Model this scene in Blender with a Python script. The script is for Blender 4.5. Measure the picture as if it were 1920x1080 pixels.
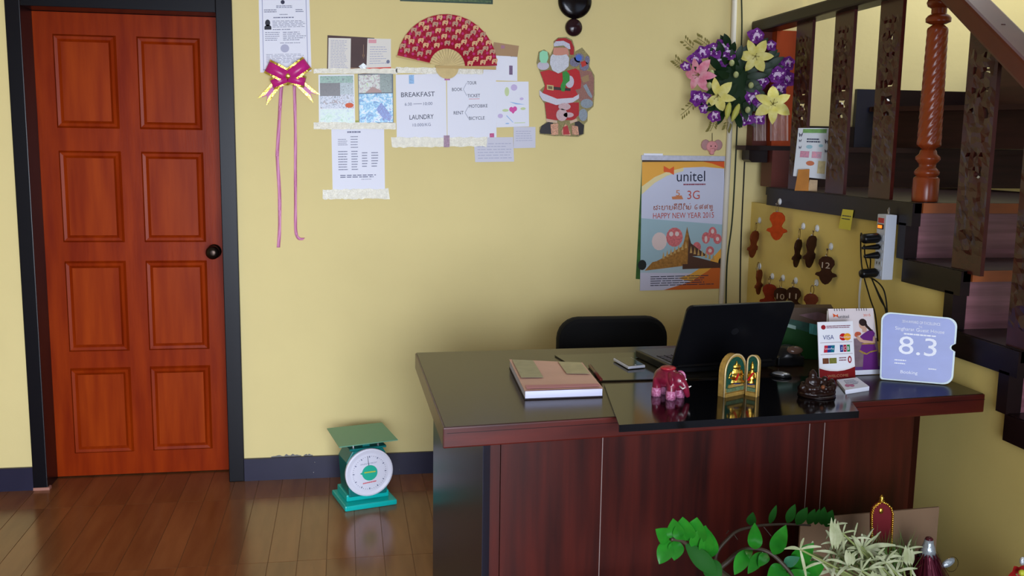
import bpy, bmesh, math, random
from mathutils import Vector, Matrix, Euler
random.seed(7)
PI = math.pi
for o in list(bpy.data.objects): bpy.data.objects.remove(o, do_unlink=True)
SC = bpy.context.scene
COL = SC.collection

# ------------------------------------------------------------------ camera, world, exposure
FPX, YAW, PITCH, ROLL = 1815.7, -0.17239, 0.147577, -0.01478
CAM = Vector((0, 0, 1.483))
_f = Vector((-math.sin(YAW)*math.cos(PITCH), math.cos(YAW)*math.cos(PITCH), -math.sin(PITCH)))
_r = Vector((math.cos(YAW), math.sin(YAW), 0)); _d = _f.cross(_r)
RGT = math.cos(ROLL)*_r + math.sin(ROLL)*_d
DWN = -math.sin(ROLL)*_r + math.cos(ROLL)*_d
FWD = _f
cd = bpy.data.cameras.new('camera'); cam = bpy.data.objects.new('camera', cd); COL.objects.link(cam)
cam.matrix_world = Matrix(((RGT.x, -DWN.x, -FWD.x, CAM.x), (RGT.y, -DWN.y, -FWD.y, CAM.y), (RGT.z, -DWN.z, -FWD.z, CAM.z), (0, 0, 0, 1)))
cd.sensor_width = 36; cd.lens = FPX/1920*36; cd.clip_start = .02; cd.clip_end = 200
SC.camera = cam

w = bpy.data.worlds.new('sky'); SC.world = w; w.use_nodes = True
bgn = w.node_tree.nodes['Background']
bgn.inputs[0].default_value = (.60, .74, 1.0, 1); bgn.inputs[1].default_value = 1.6
SC.view_settings.view_transform = 'Standard'; SC.view_settings.look = 'None'
SC.view_settings.gamma = 1; SC.view_settings.use_curve_mapping = False
SC.view_settings.exposure = 0.0

def area(name, loc, rot, sx, sy, power, col, spread=PI):
    l = bpy.data.lights.new(name, 'AREA'); l.shape = 'RECTANGLE'; l.size = sx; l.size_y = sy
    l.energy = power; l.color = col
    l.spread = spread
    o = bpy.data.objects.new(name, l); COL.objects.link(o); o.location = loc; o.rotation_euler = rot
    return o
# daylight that comes in through the open front of the lobby, behind the camera
area('front_opening_daylight', (.2, -1.5, 1.08), (PI/2-math.radians(6), 0, math.radians(12)), 2.1, 1.9, 77, (.82, .88, 1.0), spread=math.radians(96))
# daylight from the upper floor down the stairwell
area('stairwell_daylight', (2.75, 3.85, 3.6), (0, 0, 0), .8, .5, 16, (.95, .97, 1.0), spread=math.radians(100))

# ------------------------------------------------------------------ measuring helpers (photo pixel -> place)
WALL = 4.235; XW = 1.856; DZ = .785
def ray(x, y): return RGT*((x-960)/FPX) + DWN*((y-540)/FPX) + FWD
def onY(x, y, Y=WALL):
    d = ray(x, y); return CAM + d*((Y-CAM.y)/d.y)
def onX(x, y, X=XW):
    d = ray(x, y); return CAM + d*((X-CAM.x)/d.x)
def onZ(x, y, Z=DZ):
    d = ray(x, y); return CAM + d*((Z-CAM.z)/d.z)
def onP(x, y, p, n):
    d = ray(x, y); return CAM + d*((p-CAM).dot(n)/d.dot(n))

# ------------------------------------------------------------------ materials
def lin(c):
    r = []
    for v in c[:3]:
        v /= 255.0; r.append(v/12.92 if v <= .04045 else ((v+.055)/1.055)**2.4)
    return (r[0], r[1], r[2], 1)
MATS = {}
def mat(name, c, rough=.5, metal=0, spec=.28, noise=0, nscale=8, bump=0, bscale=60, coat=0, stretch=None, c2=None, trans=0, rnd=0, alpha=1, emit=0):
    if name in MATS: return MATS[name]
    m = bpy.data.materials.new(name); m.use_nodes = True; MATS[name] = m
    nt = m.node_tree; b = nt.nodes['Principled BSDF']
    b.inputs['Base Color'].default_value = lin(c); b.inputs['Roughness'].default_value = rough
    b.inputs['Metallic'].default_value = metal; b.inputs['Specular IOR Level'].default_value = spec
    if coat: b.inputs['Coat Weight'].default_value = coat; b.inputs['Coat Roughness'].default_value = .12
    if trans: b.inputs['Transmission Weight'].default_value = trans
    if alpha < 1: b.inputs['Alpha'].default_value = alpha
    if emit: b.inputs['Emission Color'].default_value = lin(c); b.inputs['Emission Strength'].default_value = emit
    if noise or c2 or bump or rnd:
        tc = nt.nodes.new('ShaderNodeTexCoord'); mp = nt.nodes.new('ShaderNodeMapping')
        nt.links.new(tc.outputs['Object'], mp.inputs[0])
        if stretch: mp.inputs['Scale'].default_value = stretch
        if rnd:
            oi = nt.nodes.new('ShaderNodeObjectInfo'); sc_ = nt.nodes.new('ShaderNodeVectorMath'); sc_.operation = 'SCALE'
            cb = nt.nodes.new('ShaderNodeCombineXYZ')
            for i in range(3): nt.links.new(oi.outputs['Random'], cb.inputs[i])
            nt.links.new(cb.outputs[0], sc_.inputs[0]); sc_.inputs['Scale'].default_value = 17
            nt.links.new(sc_.outputs[0], mp.inputs['Location'])
    if noise or c2:
        n = nt.nodes.new('ShaderNodeTexNoise'); n.inputs['Scale'].default_value = nscale; n.inputs['Detail'].default_value = 5
        nt.links.new(mp.outputs[0], n.inputs['Vector'])
        rp = nt.nodes.new('ShaderNodeValToRGB'); rp.color_ramp.elements[0].position = .3; rp.color_ramp.elements[1].position = .7
        a = lin(c); bb = lin(c2) if c2 else tuple(min(1, v*(1+noise)) for v in a[:3])+(1,)
        a = a if c2 else tuple(v*(1-noise) for v in a[:3])+(1,)
        rp.color_ramp.elements[0].color = a; rp.color_ramp.elements[1].color = bb
        nt.links.new(n.outputs['Fac'], rp.inputs[0])
        out = rp.outputs[0]
        if rnd:
            hs = nt.nodes.new('ShaderNodeHueSaturation'); mr = nt.nodes.new('ShaderNodeMapRange')
            mr.inputs['To Min'].default_value = 1-rnd; mr.inputs['To Max'].default_value = 1+rnd
            nt.links.new(oi.outputs['Random'], mr.inputs['Value']); nt.links.new(mr.outputs[0], hs.inputs['Value'])
            nt.links.new(out, hs.inputs['Color']); out = hs.outputs[0]
        nt.links.new(out, b.inputs['Base Color'])
    if bump:
        n2 = nt.nodes.new('ShaderNodeTexNoise'); n2.inputs['Scale'].default_value = bscale; n2.inputs['Detail'].default_value = 4
        nt.links.new(mp.outputs[0], n2.inputs['Vector'])
        bp = nt.nodes.new('ShaderNodeBump'); bp.inputs['Strength'].default_value = bump; bp.inputs['Distance'].default_value = .004
        nt.links.new(n2.outputs['Fac'], bp.inputs['Height']); nt.links.new(bp.outputs[0], b.inputs['Normal'])
    return m
def photo_mat(name, cols, scale=25, detail=6, dist=1.5):
    m = bpy.data.materials.new(name); m.use_nodes = True; nt = m.node_tree; b = nt.nodes['Principled BSDF']
    tc = nt.nodes.new('ShaderNodeTexCoord'); n = nt.nodes.new('ShaderNodeTexNoise')
    n.inputs['Scale'].default_value = scale; n.inputs['Detail'].default_value = detail; n.inputs['Distortion'].default_value = dist
    rp = nt.nodes.new('ShaderNodeValToRGB'); e = rp.color_ramp.elements
    k = len(cols)
    while len(e) < k: e.new(.5)
    for i, c in enumerate(cols): e[i].position = .28+.44*i/(k-1); e[i].color = lin(c)
    nt.links.new(tc.outputs['Object'], n.inputs['Vector']); nt.links.new(n.outputs['Fac'], rp.inputs[0]); nt.links.new(rp.outputs[0], b.inputs['Base Color'])
    b.inputs['Roughness'].default_value = .3
    return m

M_wall = mat('yellow_wall_paint', (228, 211, 150), .85, spec=.2, noise=.035, nscale=2.2, bump=.12, bscale=45)
M_white = mat('white_wall_paint', (238, 234, 214), .8, noise=.02, nscale=2)
M_base = mat('navy_black_paint', (36, 34, 56), .4, spec=.3, noise=.12, nscale=6)
M_frame = mat('black_gloss_paint', (12, 11, 17), .3, spec=.22)
M_door = mat('door_varnish', (124, 33, 4), .34, spec=.1, c2=(152, 52, 6), nscale=3.2, stretch=(7, 7, .8), bump=.05, bscale=20)
M_panelw = mat('door_panel_varnish', (132, 39, 4), .34, spec=.1, c2=(160, 60, 8), nscale=3.0, stretch=(8, 8, .7))
M_stair = mat('dark_stair_wood', (26, 12, 11), .34, spec=.22, noise=.25, nscale=6, stretch=(1, 1, 5))
M_bal = mat('carved_baluster_wood', (62, 22, 17), .24, spec=.35, noise=.3, nscale=14)
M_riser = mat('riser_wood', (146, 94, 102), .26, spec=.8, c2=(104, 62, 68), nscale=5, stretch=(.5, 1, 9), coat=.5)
M_riserd = mat('shaded_flight_wood', (50, 25, 19), .45, noise=.3, nscale=5, stretch=(.6, 1, 8))  # darker riser wood, the upper flight's shade put into the colour
M_nose = mat('tread_nosing', (150, 78, 34), .3, spec=.5, noise=.25, nscale=8, stretch=(.6, 2, 2), coat=.3)
M_post = mat('orange_post', (164, 64, 24), .4, spec=.2, noise=.15, nscale=5, stretch=(3, 3, .6))
M_turn = mat('turned_column', (136, 58, 24), .24, spec=.4, noise=.18, nscale=9)
M_desk = mat('mahogany_laminate', (74, 22, 14), .34, spec=.32, c2=(40, 11, 8), nscale=4, stretch=(7, 7, .5))
M_deskedge = mat('mahogany_edge', (86, 26, 17), .34, spec=.34, c2=(54, 15, 11), nscale=4, stretch=(.6, 6, 6))
M_desktop = mat('desk_top_laminate', (48, 33, 22), .24, spec=.26, noise=.15, nscale=4, stretch=(.7, 6, 1))
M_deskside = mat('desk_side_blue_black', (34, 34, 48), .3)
M_glassblk = mat('black_glass', (8, 8, 10), .1, spec=.4)
M_plank = mat('wood_plank_tile', (134, 86, 52), .2, spec=.5, c2=(112, 68, 40), nscale=3, stretch=(6, .8, 1), rnd=.1)
M_grout = mat('plank_joint', (112, 74, 46), .5)
M_paper = mat('white_paper', (238, 240, 252), .6)
M_paper2 = mat('cream_paper', (232, 228, 220), .6)
M_ink = mat('grey_ink', (120, 124, 150), .6)
M_inkd = mat('dark_ink', (52, 54, 78), .6)
M_tape = mat('clear_tape', (240, 236, 218), .16, spec=.6, noise=.1, nscale=60, bump=.8, bscale=160)
M_black = mat('black_plastic', (14, 14, 16), .3)
M_matte = mat('black_fabric', (12, 12, 13), .9)
M_grey = mat('grey_plastic', (190, 195, 205), .45)
M_steel = mat('steel', (200, 200, 205), .25, metal=1)
M_brass = mat('brass_dark', (120, 96, 60), .3, metal=1)
M_gold = mat('gold', (214, 170, 70), .28, metal=1, bump=.3, bscale=120)
M_goldp = mat('gold_paint', (186, 150, 78), .35, metal=.35, noise=.2, nscale=90)
M_red = mat('red_print', (190, 26, 30), .4)
M_orange = mat('orange_print', (222, 92, 40), .45)

# ------------------------------------------------------------------ mesh builder
class MB:
    def __init__(s): s.v = []; s.f = []; s.sm = False
    def add(s, vs, fs):
        k = len(s.v); s.v += [Vector(p) for p in vs]; s.f += [tuple(i+k for i in f) for f in fs]; return s
    def box(s, a, b):
        x0, y0, z0 = a; x1, y1, z1 = b
        if x0 > x1: x0, x1 = x1, x0
        if y0 > y1: y0, y1 = y1, y0
        if z0 > z1: z0, z1 = z1, z0
        return s.add([(x0,y0,z0),(x1,y0,z0),(x1,y1,z0),(x0,y1,z0),(x0,y0,z1),(x1,y0,z1),(x1,y1,z1),(x0,y1,z1)],
            [(3,2,1,0),(4,5,6,7),(0,1,5,4),(1,2,6,5),(2,3,7,6),(3,0,4,7)])
    def prism(s, pts, off):                      # pts: planar loop of 3-D points, extruded by vector off
        n = len(pts); off = Vector(off); P = [Vector(p) for p in pts]
        nn = Vector((0, 0, 0))
        for i in range(n): nn += P[i].cross(P[(i+1) % n])
        if nn.dot(off) < 0: P = P[::-1]
        return s.add([p for p in P]+[p+off for p in P], [tuple(range(n))[::-1], tuple(range(n, 2*n))]+[(i, (i+1) % n, n+(i+1) % n, n+i) for i in range(n)])
    def tube(s, path, r, n=8, cap=True):
        P = [Vector(p) for p in path]; m = len(P)
        R = r if isinstance(r, (list, tuple)) else [r]*m
        t = (P[1]-P[0]).normalized(); u = t.orthogonal().normalized(); vs = []
        for i in range(m):
            if i: t2 = (P[min(i+1, m-1)]-P[i-1]).normalized(); q = t.rotation_difference(t2); u = q @ u; t = t2
            v = t.cross(u)
            for k in range(n): a = 2*PI*k/n; vs.append(P[i]+(u*math.cos(a)+v*math.sin(a))*R[i])
        fs = [(i*n+k, i*n+(k+1) % n, (i+1)*n+(k+1) % n, (i+1)*n+k) for i in range(m-1) for k in range(n)]
        if cap: fs += [tuple(range(n))[::-1], tuple(range((m-1)*n, m*n))]
        return s.add(vs, fs)
    def lathe(s, prof, c=(0,0,0), n=24, ax=None, tw=0, lobes=0, amp=0):   # prof: (r, z)
        c = Vector(c); q = Vector((0,0,1)).rotation_difference(Vector(ax).normalized()) if ax else None
        vs = []; m = len(prof)
        for r, z in prof:
            for k in range(n):
                a = 2*PI*k/n; p = Vector((r*math.cos(a), r*math.sin(a), z)); vs.append(c+(q @ p if q else p))
        fs = [(i*n+k, i*n+(k+1) % n, (i+1)*n+(k+1) % n, (i+1)*n+k) for i in range(m-1) for k in range(n)]
        fs += [tuple(range(n))[::-1], tuple(range((m-1)*n, m*n))]
        return s.add(vs, fs)
    def ball(s, c, r, n=12, m=8, rot=None):
        c = Vector(c); r = Vector((r, r, r)) if not hasattr(r, '__len__') else Vector(r)
        E_ = Euler(rot).to_matrix() if rot else None
        vs = []
        def P(x, y, z):
            p = Vector((x*r.x, y*r.y, z*r.z)); return c+(E_ @ p if E_ else p)
        vs.append(P(0,0,-1))
        for i in range(1, m):
            th = -PI/2+PI*i/m
            for k in range(n): a = 2*PI*k/n; vs.append(P(math.cos(th)*math.cos(a), math.cos(th)*math.sin(a), math.sin(th)))
        vs.append(P(0,0,1)); L = len(vs)-1
        fs = [(0, 1+(k+1) % n, 1+k) for k in range(n)]
        fs += [(1+i*n+k, 1+i*n+(k+1) % n, 1+(i+1)*n+(k+1) % n, 1+(i+1)*n+k) for i in range(m-2) for k in range(n)]
        fs += [(1+(m-2)*n+k, 1+(m-2)*n+(k+1) % n, L) for k in range(n)]
        return s.add(vs, fs)
    def strip(s, path, side, wid, th=.0006):     # flat ribbon along path, side vectors, widths
        P = [Vector(p) for p in path]; m = len(P); vs = []
        for i in range(m):
            sd = Vector(side[i] if isinstance(side, list) else side).normalized()*(wid[i] if isinstance(wid, (list, tuple)) else wid)/2
            t = (P[min(i+1, m-1)]-P[max(i-1, 0)]).normalized(); nn = t.cross(sd).normalized()*th/2
            vs += [P[i]-sd-nn, P[i]+sd-nn, P[i]+sd+nn, P[i]-sd+nn]
        fs = [(4*i+k, 4*i+(k+1) % 4, 4*i+4+(k+1) % 4, 4*i+4+k) for i in range(m-1) for k in range(4)]
        fs += [(3,2,1,0), (4*m-4, 4*m-3, 4*m-2, 4*m-1)]
        return s.add(vs, fs)
    def mesh(s, name, off=Vector((0,0,0))):
        me = bpy.data.meshes.new(name); me.from_pydata([tuple(p-off) for p in s.v], [], s.f); me.update()
        return me
    def build(s, name, m, parent=None, smooth=False, bevel=0, label=None):
        off = ROOTLOC.get(parent.name, Vector((0,0,0))) if parent else None
        if parent is None:
            lo = Vector([min(p[i] for p in s.v) for i in range(3)]); hi = Vector([max(p[i] for p in s.v) for i in range(3)])
            off = Vector(((lo.x+hi.x)/2, (lo.y+hi.y)/2, lo.z))
        me = s.mesh(name, off)
        if bevel:
            bm = bmesh.new(); bm.from_mesh(me); bmesh.ops.recalc_face_normals(bm, faces=bm.faces)
            bmesh.ops.bevel(bm, geom=[e for e in bm.edges if len(e.link_faces) == 2 and e.calc_face_angle(0) > .6], offset=bevel, segments=2, affect='EDGES', profile=.6)
            bm.to_mesh(me); bm.free()
        else:
            bm = bmesh.new(); bm.from_mesh(me); bmesh.ops.recalc_face_normals(bm, faces=bm.faces); bm.to_mesh(me); bm.free()
        o = bpy.data.objects.new(name, me); COL.objects.link(o); me.materials.append(m)
        if smooth or s.sm:
            for p in me.polygons: p.use_smooth = True
        if parent: o.parent = parent; ROOTLOC[o.name] = off
        else: o.location = off; ROOTLOC[o.name] = off
        if label: o['label'] = label
        return o
ROOTLOC = {}
def tag(o, label, cat, group=None):
    o['label'] = label; o['category'] = cat
    if group: o['group'] = group
    return o
def thing(name, loc, label, cat, group=None):
    o = bpy.data.objects.new(name, None); COL.objects.link(o); o.location = loc; o.empty_display_size = .05
    ROOTLOC[o.name] = Vector(loc); return tag(o, label, cat, group)
def struct(o): o['kind'] = 'structure'; return o
def sempty(name, loc):
    o = bpy.data.objects.new(name, None); COL.objects.link(o); o.location = loc; ROOTLOC[o.name] = Vector(loc); o['kind'] = 'structure'; return o
def smooth_by_angle(o, ang=.7):
    me = o.data
    for p in me.polygons: p.use_smooth = True
    bm = bmesh.new(); bm.from_mesh(me)
    for e in bm.edges: e.smooth = not (len(e.link_faces) == 2 and e.calc_face_angle(0) > ang)
    bm.to_mesh(me); bm.free(); return o
def cr(pts, n=8):                                # Catmull-Rom
    P = [Vector(p) for p in pts]; out = []
    for i in range(len(P)-1):
        p0 = P[max(i-1, 0)]; p1 = P[i]; p2 = P[i+1]; p3 = P[min(i+2, len(P)-1)]
        for k in range(n):
            t = k/n; out.append(.5*((2*p1)+(p2-p0)*t+(2*p0-5*p1+4*p2-p3)*t*t+(-p0+3*p1-3*p2+p3)*t**3))
    return out+[P[-1]]
def blob(name, mb, m, parent, voxel=.004, smooth_it=3):   # one continuous skin around overlapping volumes
    off = ROOTLOC[parent.name]
    me = mb.mesh(name, off); o = bpy.data.objects.new(name, me); COL.objects.link(o)
    r = o.modifiers.new('r', 'REMESH'); r.mode = 'VOXEL'; r.voxel_size = voxel
    if smooth_it: s_ = o.modifiers.new('s', 'SMOOTH'); s_.iterations = smooth_it; s_.factor = .5
    dg = bpy.context.evaluated_depsgraph_get(); me2 = bpy.data.meshes.new_from_object(o.evaluated_get(dg))
    o.modifiers.clear(); o.data = me2; bpy.data.meshes.remove(me)
    me2.materials.clear(); me2.materials.append(m)
    for p in me2.polygons: p.use_smooth = True
    o.parent = parent; ROOTLOC[o.name] = off; return o
_tc = {}
def text_geo(s):
    if s in _tc: return _tc[s]
    c = bpy.data.curves.new('t', 'FONT'); c.body = s; c.resolution_u = 3
    o = bpy.data.objects.new('t', c); COL.objects.link(o)
    dg = bpy.context.evaluated_depsgraph_get(); me = bpy.data.meshes.new_from_object(o.evaluated_get(dg))
    vs = [v.co.copy() for v in me.vertices]; fs = [tuple(p.vertices) for p in me.polygons]
    bpy.data.objects.remove(o); bpy.data.curves.remove(c); bpy.data.meshes.remove(me)
    x0 = min(v.x for v in vs); x1 = max(v.x for v in vs); y0 = min(v.y for v in vs); y1 = max(v.y for v in vs)
    vs = [((v.x-x0)/(x1-x0), (v.y-y0)/(y1-y0)) for v in vs]
    _tc[s] = (vs, fs, (x1-x0)/(y1-y0)); return _tc[s]
class Frame:                                     # a four-cornered sheet; (u, v) from lower left, h = height above the face
    def __init__(s, tl, tr, br, bl, nrm=None):
        s.tl, s.tr, s.br, s.bl = [Vector(p) for p in (tl, tr, br, bl)]
        s.n = ((s.tr-s.bl).cross(s.tl-s.br)).normalized()
        if s.n.dot(CAM-s.bl) < 0: s.n = -s.n
    def pt(s, u, v, h=0): return (s.bl*(1-u)+s.br*u)*(1-v)+(s.tl*(1-u)+s.tr*u)*v+s.n*h
    def slab(s, name, m, parent=None, th=.001, back=False):
        b = MB(); b.prism([s.bl, s.br, s.tr, s.tl], -s.n*th); return b.build(name, m, parent)
    def poly(s, uv, mb, h=.0003, th=.0004):
        return mb.prism([s.pt(u, v, h) for u, v in uv], s.n*th)
    def rect(s, u0, v0, u1, v1, mb, h=.0003, th=.0004): return s.poly([(u0,v0),(u1,v0),(u1,v1),(u0,v1)], mb, h, th)
    def ell(s, u, v, ru, rv, mb, h=.0003, th=.0004, n=14, a0=0, a1=2*PI):
        return s.poly([(u+ru*math.cos(a0+(a1-a0)*k/n), v+rv*math.sin(a0+(a1-a0)*k/n)) for k in range(n)], mb, h, th)
    def text(s, t, u0, v0, u1, v1, mb, h=.0006, flip=False):
        vs, fs, asp = text_geo(t); mb.add([s.pt(u0+(u1-u0)*x, v0+(v1-v0)*y, h) for x, y in vs], fs)
    def textm(s, t, u0, v0, u1, v1, m, parent, h=.0006, name='lettering'):
        b = MB(); s.text(t, u0, v0, u1, v1, b, h); return b.build(name, m, parent)
    def scrib(s, u0, v0, u1, v1, n, mb, h=.0004, fill=.45, gap=.25, ragged=.3):   # rows of small print
        for i in range(n):
            v = v1-(v1-v0)*(i+.5)/n; hh = (v1-v0)/n*fill/2; u = u0; e = u1-(u1-u0)*ragged*random.random()
            while u < e:
                l = (u1-u0)*(.05+.12*random.random()); q = min(u+l, e)
                s.rect(u, v-hh, q, v+hh, mb, h, .0002); u = q+l*gap
    def part(s, fn, name, m, parent):
        b = MB(); fn(b); return b.build(name, m, parent)
def wallframe(px, lay=1):                        # px: TL, TR, BR, BL in the photo, on the back wall
    Y = WALL-.0012*lay; return Frame(*[onY(x, y, Y) for x, y in px])

def split(o):                                    # one object for each separate piece of a print
    me = o.data; n = len(me.vertices); par = list(range(n))
    def fd(a):
        while par[a] != a: par[a] = par[par[a]]; a = par[a]
        return a
    for p in me.polygons:
        v = p.vertices
        for k in range(1, len(v)): par[fd(v[k])] = fd(v[0])
    gr = {}
    for p in me.polygons: gr.setdefault(fd(p.vertices[0]), []).append(tuple(p.vertices))
    if len(gr) < 2: return o
    nm = o.name.split('.')[0]; par_o = o.parent; off = ROOTLOC[o.name]; m = me.materials[0]; out = []
    co = [v.co.copy() for v in me.vertices]; bpy.data.objects.remove(o); bpy.data.meshes.remove(me)
    for fs in gr.values():
        ix = sorted({i for f in fs for i in f}); mp = {v: k for k, v in enumerate(ix)}
        m2 = bpy.data.meshes.new(nm); m2.from_pydata([tuple(co[i]) for i in ix], [], [tuple(mp[i] for i in f) for f in fs]); m2.materials.append(m)
        q = bpy.data.objects.new(nm, m2); COL.objects.link(q); q.parent = par_o; ROOTLOC[q.name] = off; out.append(q)
    return out
def stuff(o): o['kind'] = 'stuff'; return o
# ================================================================== THE ROOM
# floor: joint bed with plank tiles on it
fl = MB().box((-3.2, -3.2, -.1), (4.8, 4.45, -.0015)).build('floor', M_grout); struct(fl)
PW, X0 = .1025, .026
rows = [(2.07, 2.71), (2.71, 3.355), (3.355, 4.0), (4.0, 4.42)]
pm = {}
for ri, (y0, y1) in enumerate(rows):
    for k in range(-17, 6):
        x = X0+PW*k
        if ri < 1 and x < -1.0: pass
        L = y1-y0
        if ri not in pm:
            b = MB().box((-PW/2+.0012, -L/2+.0012, -.008), (PW/2-.0012, L/2-.0012, 0)); me = b.mesh('plank'); me.materials.append(M_plank); pm[ri] = me
        o = bpy.data.objects.new('plank', pm[ri]); COL.objects.link(o); o.parent = fl
        o.location = Vector((x+PW/2, (y0+y1)/2, 0))-fl.location
# the rest of the floor in the same material, wide boards beside and in front of the visible part
rest = MB()
for a, b_ in (((-3.2, -3.2, -.008), (4.8, 2.07, -.0002)), ((.54, 2.07, -.008), (1.86, 4.235, -.0002)), ((-3.2, 2.07, -.008), (-1.717, 4.235, -.0002))): rest.box(a, b_)
o = rest.build('far_planks', M_plank, fl)

# back wall with the doorway
DX0, DX1, DTOP = -1.267, -.510, 2.0
wb = MB()
wb.box((-3.2, WALL, 0), (DX0-.03, WALL+.2, 3.0)); wb.box((DX1+.03, WALL, 0), (2.055, WALL+.2, 3.0)); wb.box((DX0-.03, WALL, DTOP+.03), (DX1+.03, WALL+.2, 3.0))
wall_back = struct(wb.build('wall_back', M_wall))
st = MB()
for x0, x1, h, s_ in ((-.33, -.2, .012, 3), (-.19, -.15, .008, 5), (.02, .16, .012, 9)):
    random.seed(s_); n = 14; top = [(x0+(x1-x0)*i/n, .1+.003+h*random.random()*math.sin(PI*(i+.5)/(n+1))) for i in range(n+1)]
    st.prism([(x, WALL-.0006, z) for x, z in top]+[(x1, WALL-.0006, .098), (x0, WALL-.0006, .098)], (0, .0008, 0))
st.build('flaked_paint', mat('flaked_grey', (120, 118, 116), .9, noise=.3, nscale=60), wall_back)
struct(MB().box((2.055, WALL+.02, 1.2), (3.4, WALL+.2, 5.2)).build('wall_stairwell', M_wall))
struct(MB().box((-3.3, -1.6, 0), (-3.2, WALL+.2, 3.0)).build('wall_left', M_wall))
struct(MB().box((3.3, 2.4, 1.0), (3.42, WALL+.2, 5.2)).build('wall_far_right', M_white))
struct(MB().box((4.7, -1.6, 0), (4.8, 2.4, 3.0)).build('wall_right_front', M_wall))
struct(MB().box((2.9, 2.28, 0), (4.8, 2.4, 3.0)).build('wall_side_room', M_wall))
ce = MB(); ce.box((-3.3, -1.7, 2.9), (2.055, WALL+.2, 3.0)); ce.box((2.055, -1.7, 2.9), (4.8, 2.4, 3.0))
struct(ce.build('ceiling', mat('ceiling_white', (225, 222, 210), .8)))
fw = MB(); fw.box((-3.3, -1.75, 2.45), (4.8, -1.6, 3.0)); fw.box((-3.3, -1.75, 0), (-2.6, -1.6, 2.45)); fw.box((1.6, -1.75, 0), (2.4, -1.6, 2.45)); fw.box((4.5, -1.75, 0), (4.8, -1.6, 2.45))  # unseen wall, its pier and right opening shaped for the light indoors
struct(fw.build('wall_front', M_wall))
struct(MB().box((-14, -16, -.14), (14, -3.2, -.02)).build('ground_outside', mat('pale_paving', (170, 168, 165), .8, noise=.1, nscale=2)))

# right wall under the stairs (its top follows the steps), and the staircase
TR = [1.312-.1874*i for i in range(7)]           # tread tops
RY = [2.945-.281*i for i in range(7)]            # riser faces
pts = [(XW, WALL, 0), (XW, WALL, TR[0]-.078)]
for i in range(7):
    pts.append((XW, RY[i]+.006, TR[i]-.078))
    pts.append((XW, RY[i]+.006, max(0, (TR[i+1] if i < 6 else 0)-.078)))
struct(MB().prism(pts, (.02, 0, 0)).build('wall_right', mat('deep_yellow_wall', (230, 206, 124), .85, spec=.2, noise=.04, nscale=2.2, bump=.12, bscale=45)))  # more saturated yellow than the back wall
struct(MB().box((-3.2, WALL-.014, 0), (DX0-.045, WALL, .1)).build('baseboard_left', M_base))
bb = struct(MB().box((DX1+.065, WALL-.014, 0), (XW, WALL, .1)).build('baseboard_back', M_base))
for x, y in ((590, 867), (588, 886), (745, 861), (749, 881)):
    p = onY(x, y, WALL-.014); MB().ball(p, (.0025, .0015, .0025), 8, 6).build('nail', M_steel, bb)

# door
dr = sempty('door_1', ((DX0+DX1)/2, WALL, 0))
LY = WALL+.135
jb = lambda a, b_: MB().box(a, b_).build('door_jamb', M_frame, dr, bevel=.003)
jb((DX0-.045, WALL-.016, 0), (DX0+.012, LY-.0005, DTOP+.05)); jb((DX1-.012+.012, WALL-.016, 0), (DX1+.065, LY-.0005, DTOP+.05))
MB().box((DX0+.012, WALL-.016, DTOP-.004), (DX1, LY-.0005, DTOP+.05)).build('door_head', M_frame, dr, bevel=.003)
MB().box((DX0-.04, LY+.045, 0), (DX1+.06, LY+.06, DTOP+.05)).build('door_backing', M_frame, dr)
MB().box((DX0-.045, WALL-.02, 0), (DX0+.02, WALL+.01, .012)).build('chipped_plinth', mat('bare_pink_plaster', (170, 120, 105), .9), dr)
leaf = MB().box((DX0+.002, LY, .006), (DX1-.001, LY+.04, DTOP-.006)).build('door_leaf', M_door, dr)
colpx = ((103, 221), (259, 377)); rowpx = ((68, 242), (284, 454), (489, 657), (688, 846))
zs = [(onY(245, a, LY).z, onY(255, b_, LY).z) for a, b_ in rowpx]
xs = []
for a, b_ in colpx:
    xs.append((onY(a, 155, LY).x, onY(b_, 155, LY).x))
for (za, zb) in zs:
    for (xa, xb) in xs:
        mo = MB(); w_ = .03; d_ = .013
        O = [(xa, za), (xb, za), (xb, zb), (xa, zb)]; I = [(xa+w_, za-w_), (xb-w_, za-w_), (xb-w_, zb+w_), (xa+w_, zb+w_)]
        M1 = [(xa+.008, za-.008), (xb-.008, za-.008), (xb-.008, zb+.008), (xa+.008, zb+.008)]; M2 = [(xa+.02, za-.02), (xb-.02, za-.02), (xb-.02, zb+.02), (xa+.02, zb+.02)]
        vs = [(x, LY, z) for x, z in O]+[(x, LY-d_, z) for x, z in M1]+[(x, LY-d_*.85, z) for x, z in M2]+[(x, LY-.001, z) for x, z in I]
        fs = [(r*4+k, r*4+(k+1) % 4, r*4+4+(k+1) % 4, r*4+4+k) for r in range(3) for k in range(4)]
        mo.add(vs, fs)
        p_ = mo.build('panel_moulding', M_door, leaf)
        MB().box((xa+w_, LY-.003, zb+w_), (xb-w_, LY+.01, za-w_)).build('door_panel', M_panelw, leaf)
kp = onY(402, 471, LY)
kn = MB(); kn.lathe([(.031, 0), (.031, .006), (.024, .011), (.012, .013), (.012, .036), (.022, .041), (.029, .052), (.029, .064), (.022, .073), (.008, .076)], kp, 20, (0, -1, 0))
kn.build('door_knob', mat('bronze_knob', (54, 44, 38), .28, metal=.9), leaf, smooth=True)

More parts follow.
